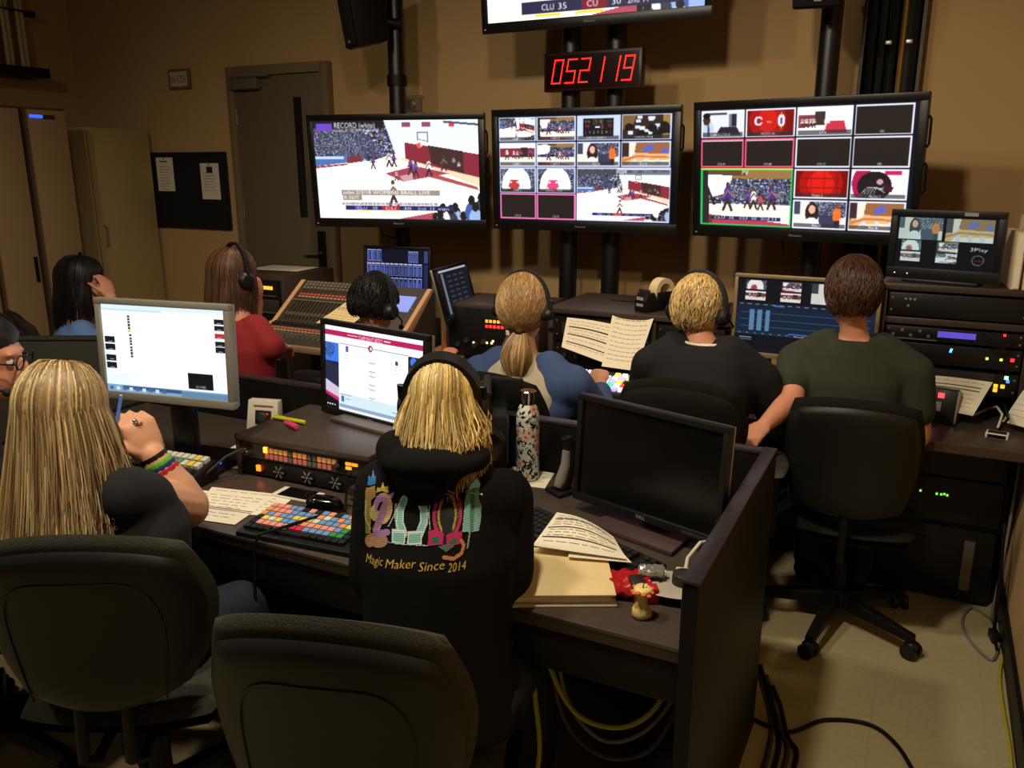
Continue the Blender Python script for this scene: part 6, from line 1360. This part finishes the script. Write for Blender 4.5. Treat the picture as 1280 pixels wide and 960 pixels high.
keyboard('keyboard with pink, yellow and blue keys left of the hooded woman', (-1.275, 1.53, ZD), R(5), .46, .165, colpal)
keyboard('black keyboard under the barred sheet, right of the hooded woman', (-.69, 1.735, ZD), R(-23), .44, .15, lambda i, j: 'black')
# flowered bottle on a paper
sheet('loose_sheet', 'white paper under the flowered bottle', [(-1.09, 2.19, .7105), (-.95, 2.195, .7105), (-.925, 2.07, .7105), (-1.07, 2.05, .7105)], m_paper, texts=3)
bt = thing('steel_bottle', 'pale steel bottle printed with dark leaves and peach flowers', 'bottle', (-1.005, 2.12, ZD + .003))
prof = [(.031, 0), (.034, .004), (.0345, .02), (.0345, .19), (.033, .205), (.027, .222), (.0215, .232)]
cvB = Canvas(120, 130, (206, 214, 200)); rr = random.Random(15)
for k in range(46): cvB.ell(rr.random(), rr.random(), rr.uniform(.02, .04), rr.uniform(.012, .03), rr.choice([(150, 176, 170), (170, 190, 180), (120, 150, 150)]))
for k in range(420):
    x, y, a = rr.random(), rr.random(), rr.uniform(0, PI); L = rr.uniform(.022, .05)
    dx, dy = math.cos(a) * L, math.sin(a) * L; cvB.poly([(x - dx, y - dy), (x - dy * .4, y + dx * .4), (x + dx, y + dy), (x + dy * .4, y - dx * .4)], (16, 19, 24))
for k in range(16):
    x, y = rr.random(), rr.random(); q = rr.choice([(206, 160, 140), (216, 176, 156), (196, 140, 124)])
    for a in range(5): cvB.ell(x + .035 * math.cos(a * 1.257), y + .032 * math.sin(a * 1.257), .034, .03, q)
    cvB.ell(x, y, .016, .015, (110, 50, 40))
for k in range(30): x, y, a = rr.random(), rr.random(), rr.uniform(0, PI); cvB.line([(x, y), (x + .07 * math.cos(a), y + .07 * math.sin(a))], .012, (40, 46, 50))
def bp(u, v):
    z = (1 - v) * .232
    for (r0_, z0_), (r1_, z1_) in zip(prof, prof[1:]):
        if z <= z1_: rad = r0_ + (r1_ - r0_) * (z - z0_) / (z1_ - z0_); break
    return V((rad * math.cos(2 * PI * u), rad * math.sin(2 * PI * u), z))
me = canvas_mesh('printed_body', cvB, bp); me.shade_smooth(); me.materials.append(mat_attr('bottle_print', .4, spec=.4)); o = bpy.data.objects.new('printed_body', me); COL.objects.link(o); o.parent = bt
MB().lathe([(.0205, .2325), (.0205, .242), (.024, .243), (.0245, .27), (.022, .273)], n=28).build('steel_cap', m_chrome, bt)
MB().lathe([(.0345, .0), (.0345, .001)], n=24).build('base', m_silver, bt)
# camcorder beside the bottle
cm = thing('video_camera', 'black video camera with lens and top handle left of the flowered bottle', 'camera', (-1.10, 2.045, ZD), R(28))
MB().bb(-.05, .06, -.07, .12, .02, .17).build('camera_body', m_plastic, cm, bevel=.01)
MB().tube([(.0, -.07, .105), (.0, -.10, .105), (.0, -.102, .105), (.0, -.14, .105), (.0, -.143, .105), (.0, -.165, .105)], [.045, .045, .05, .05, .047, .047], 24).build('lens_barrel', m_black, cm)
MB().tube([(.0, -.166, .105), (.0, -.164, .105)], [.04, .04], 24).build('lens_glass', m_gloss, cm)
MB().tube([(.0, -.06, .17), (.0, -.06, .225), (.0, .10, .235), (.0, .10, .17)], .014, 10).build('top_handle', m_plastic, cm)
MB().box((.05, .11, .2), (.12, .02, .075), rz=-.3).build('flip_screen', m_plastic, cm, bevel=.005)
MB().tube([(.0, .12, .16), (.0, .17, .17), (.0, .2, .18)], [.022, .022, .028], 14).build('viewfinder', m_plastic, cm)
for q in cm.children: q.location.z += .055
MB().bb(-.045, .055, -.06, .11, 0, .075).build('foot_plate', m_black, cm, bevel=.006)
MB().tube([(-.06, -.05, .28), (-.065, -.09, .28)], [.013, .013], 10).build('microphone', m_pad, cm)
g = MB(); [g.box((.062, -.04 + k * .03, .185), (.004, .014, .008)) for k in range(4)]; g.build('side_buttons', m_dgrey, cm, kind='stuff')
hs_ = thing('phone_handset', 'grey and black handset standing left of the switched-off monitor', 'handset', (-.872, 2.06, ZD), R(-30))
MB().tube([(0, 0, .012), (.0, .012, .03), (0, .03, .08), (0, .035, .13), (0, .02, .165)], [.02, .024, .02, .021, .016], 12, flat=.7).build('shell', m_plastic, hs_)
MB().tube([(0, -.010, .02), (0, .002, .04), (0, .018, .085), (0, .02, .125)], [.012, .017, .014, .012], 12, flat=.8).build('grey_inlay', mat('inlay_grey', (128, 122, 112), .4), hs_)
MB().prism([(-.035, -.03), (.035, -.03), (.03, .04), (-.03, .04)], 0, .012).build('base', m_plastic, hs_, bevel=.003)
# folder, barred sheet, snack, apple core, grey dial box
fo = thing('paper_folder', 'cream folder with papers at the hooded woman\'s right arm', 'folder', (-.655, 1.535, ZD), R(27))
MB().bb(-.11, .125, -.075, .13, 0, .006).build('lower_cover', mat('folder_white', (214, 206, 184), .6), fo, bevel=.002)
for k in range(3): MB().box((.0 + .003 * k, .028 - .003 * k, .011 + .006 * k), (.215, .19, .005), rz=.02 * k).build('pages', m_paper, fo, bevel=.001)
MB().box((.003, .028, .034), (.238, .208, .004), rx=.05).build('upper_cover', mat('folder_buff', (232, 210, 154), .6), fo, bevel=.0015)
sheet('rundown_sheet', 'curved sheet with three black bars between folder and black keyboard', [(-.775, 1.81, .765), (-.60, 1.745, .762), (-.535, 1.655, .758), (-.745, 1.60, .77)], m_paper, [(.06, .2, .95, .225), (.04, .48, .95, .505), (.04, .74, .93, .765)], curl=.022, texts=11)
sheet('rundown_sheet', 'lower sheet peeking out beneath the curved barred sheet', [(-.70, 1.76, .752), (-.575, 1.71, .752), (-.523, 1.655, .752), (-.66, 1.61, .756)], m_paper, texts=4)
sn = thing('snack_packet', 'crumpled red snack packet beside the grey dial box', 'packet', (-.505, 1.60, ZD), R(20))
g = MB(); rr = random.Random(8); pillow(g, lambda x, y, d: V((x * .05 + .004 * math.sin(9 * y), y * .045, .02 + d + .006 * math.sin(11 * x + 7 * y))), .022, .018, 12, .3, 3); g.build('wrapper', mat('wrapper_red', (176, 26, 34), .3, var=.2, scale=50), sn, smooth=50)
MB().box((.03, -.036, .019), (.052, .03, .034), rz=.15).build('red_carton', mat('carton_red', (186, 24, 30), .4), sn, bevel=.002)
MB().box((.012, -.03, .042), (.03, .035, .012), rz=.3, rx=.3).build('brown_label', mat('wrapper_brown', (40, 30, 24), .5), sn, bevel=.001)
g = MB(); pillow(g, lambda x, y, d: V((.045 + x * .03, .02 + y * .022, .044 + d + .006 * math.sin(14 * x) * math.cos(11 * y))), .01, .008, 10, .2, 3); g.build('silver_foil', mat('foil', (190, 186, 180), .25, metal=.7), sn, smooth=40)
ac = thing('apple_core', 'eaten yellow apple core on the desk edge', 'apple core', (-.452, 1.512, ZD))
g = MB(); prof2 = [(.006, 0), (.017, .002), (.021, .010), (.017, .022), (.011, .034), (.0115, .042), (.017, .054), (.021, .062), (.016, .069), (.004, .067)]
vs = []; n = 16
for k, (r0_, z_) in enumerate(prof2):
    for j in range(n): a = 2 * PI * j / n; q = r0_ * (1 + .22 * math.sin(3 * a + k) * (1 if 2 < k < 7 else .4)); vs.append((q * math.cos(a), q * math.sin(a), z_))
fs = [(i * n + j, i * n + (j + 1) % n, (i + 1) * n + (j + 1) % n, (i + 1) * n + j) for i in range(len(prof2) - 1) for j in range(n)] + [tuple(range(n - 1, -1, -1)), tuple(range((len(prof2) - 1) * n, len(prof2) * n))]
g.add(vs, fs); g.build('flesh', mat('apple_flesh', (236, 208, 130), .5, var=.15, scale=60), ac, smooth=70)
for z0_, zz in ((.0605, .0),):
    g = MB()
    for j in range(11): a = 2 * PI * j / 11; g.ell((.0195 * math.cos(a), .0195 * math.sin(a), z0_ + .0035 * math.sin(3 * a)), (.006, .006, .0035), nu=8, nv=6)
    g.build('skin_remnant', mat('apple_skin', (206, 110, 60), .4), ac)
MB().tube([(0, 0, .066), (.002, .001, .078), (.006, .002, .086)], .0014, 6).build('stem', mat('stem_brown', (70, 50, 30), .7), ac)
du = thing('dial_controller', 'flat grey box with a black dial beside the end panel', 'control box', (-.412, 1.635, ZD), R(12))
g = MB(); pillow(g, lambda x, y, d: V((x * .062, y * .062, .024 + d)), .006, .006, 12, .55, 8); g.build('top_plate', mat('dial_box_grey', (176, 168, 150), .5), du, smooth=60)
MB().lathe([(.048, 0), (.05, .018), (.046, .02)], n=28).build('lower_case', m_black, du)
MB().lathe([(.026, .029), (.0265, .031), (.025, .052), (.022, .054), (.001, .054)], (.014, .002, 0), 28).build('dial', m_dgrey, du)
g = MB(); [g.cyl((x, y, .0285), (x, y, .0315), .005, 10) for x, y in ((-.036, -.006), (-.022, .014))]; g.build('push_buttons', m_rack, du, kind='stuff')
MB().box((.012, .068, .022), (.04, .024, .014)).build('plug_shell', mat('plug_cream', (206, 192, 140), .5), du, bevel=.003)
tag(MB().tube([V((-.415, 1.715, .733)), V((-.42, 1.75, .745)), V((-.40, 1.78, .775)), V((-.385, 1.82, .765)), V((-.39, 1.88, .73))], .0045, 8).build('serial_cable', mat('cable_cream', (214, 206, 180), .5)), 'cream cable running from the grey dial box', 'cable')
# ================================================================== cables
m_yel = mat('cable_yellow', (176, 166, 50), .5)
def cable(lab, pts, r_, m, name='loose_cable'):
    P = [V(p) for p in pts]; out = []
    for i in range(len(P) - 1):
        a, b, c, d_ = P[max(0, i - 1)], P[i], P[i + 1], P[min(len(P) - 1, i + 2)]
        for k in range(6): t_ = k / 6; out.append(.5 * ((2 * b) + (c - a) * t_ + (2 * a - 5 * b + 4 * c - d_) * t_ ** 2 + (3 * b - a - 3 * c + d_) * t_ ** 3))
    out.append(P[-1]); tag(MB().tube(out, r_, 8).build(name, m), lab, 'cable')
ux = -.55
cable('yellow cable looping under the desk, near the end panel', [(-.72, 1.60, .67), (-.70, 1.58, .52), (-.62, 1.56, .40), (-.52, 1.57, .38), (-.44, 1.58, .44), (-.40, 1.6, .55), (-.40, 1.62, .66)], .006, m_yel)
cable('second yellow cable hanging lower under the desk', [(-.74, 1.62, .67), (-.73, 1.58, .45), (-.70, 1.55, .25), (-.74, 1.52, .08), (-.82, 1.5, .01)], .006, m_yel)
cable('grey cable loop hanging under the desk', [(-.70, 1.63, .67), (-.66, 1.6, .42), (-.56, 1.58, .33), (-.46, 1.6, .37), (-.39, 1.63, .5), (-.385, 1.64, .66)], .005, mat('cable_grey', (120, 116, 106), .5))
cable('violet-grey cable loop, lowest under the desk', [(-.73, 1.66, .67), (-.68, 1.62, .36), (-.57, 1.60, .27), (-.45, 1.62, .31), (-.39, 1.66, .45)], .006, mat('cable_violet', (78, 66, 84), .5))
for k in range(3): cable('black cable bundle strand hanging under the desk, number of three alike' if False else ('thin black cable dangling under the desk' + (', leftmost', ', middle', ', rightmost')[k]), [(-.66 + k * .1, 1.68, .67), (-.65 + k * .1, 1.66, .5), (-.62 + k * .1, 1.66, .46), (-.59 + k * .1, 1.67, .52), (-.6 + k * .1, 1.7, .67)], .005, m_plastic)
cable('black cable curving over the floor at the bottom right', [(-.33, 2.27, .007), atz(985, 915, .007), atz(1030, 900, .007), atz(1085, 905, .007), atz(1120, 930, .007), atz(1145, 970, .007), atz(1165, 1010, .007)], .006, m_black)
cable('grey cable coiled on the floor under the right-hand desk', [(.37, 3.3, .6), (.365, 3.26, .3), (.35, 3.2, .05), atz(1240, 775, .006), atz(1215, 760, .006), atz(1203, 775, .006), atz(1212, 800, .006), atz(1240, 825, .006), atz(1250, 800, .006)], .005, mat('cable_grey', (120, 116, 106), .5))
cable('yellow cable running along the foot of the right wall', [(.36, 3.05, .006), atz(1258, 800, .006), atz(1250, 840, .006), atz(1253, 880, .006), atz(1263, 940, .006), atz(1266, 1000, .006)], .005, m_yel)
cable('black power lead with plug by the right wall', [(.345, 3.2, .4), (.35, 3.1, .12), atz(1243, 790, .02), atz(1247, 815, .007)], .006, m_black)
tag(MB().box(atz(1243, 795, .018), (.03, .06, .034), rz=.2).build('power_plug', m_plastic, bevel=.006), 'black plug on the floor by the right wall', 'plug')
for k in range(4): cable('cable of the bundle at the foot of the end panel' + (', nearest', ', second', ', third', ', farthest')[k], [(-.33 + .02 * k, 2.268, .22 - .03 * k), (-.31 + .02 * k, 2.30, .12 - .02 * k), (-.27 + .02 * k, 2.28 - .02 * k, .012), (-.25 + .025 * k, 2.15, .008), (-.25 + .02 * k, 1.9, .008)], .007, m_black if k % 2 else mat('cable_olive', (66, 64, 40), .5))
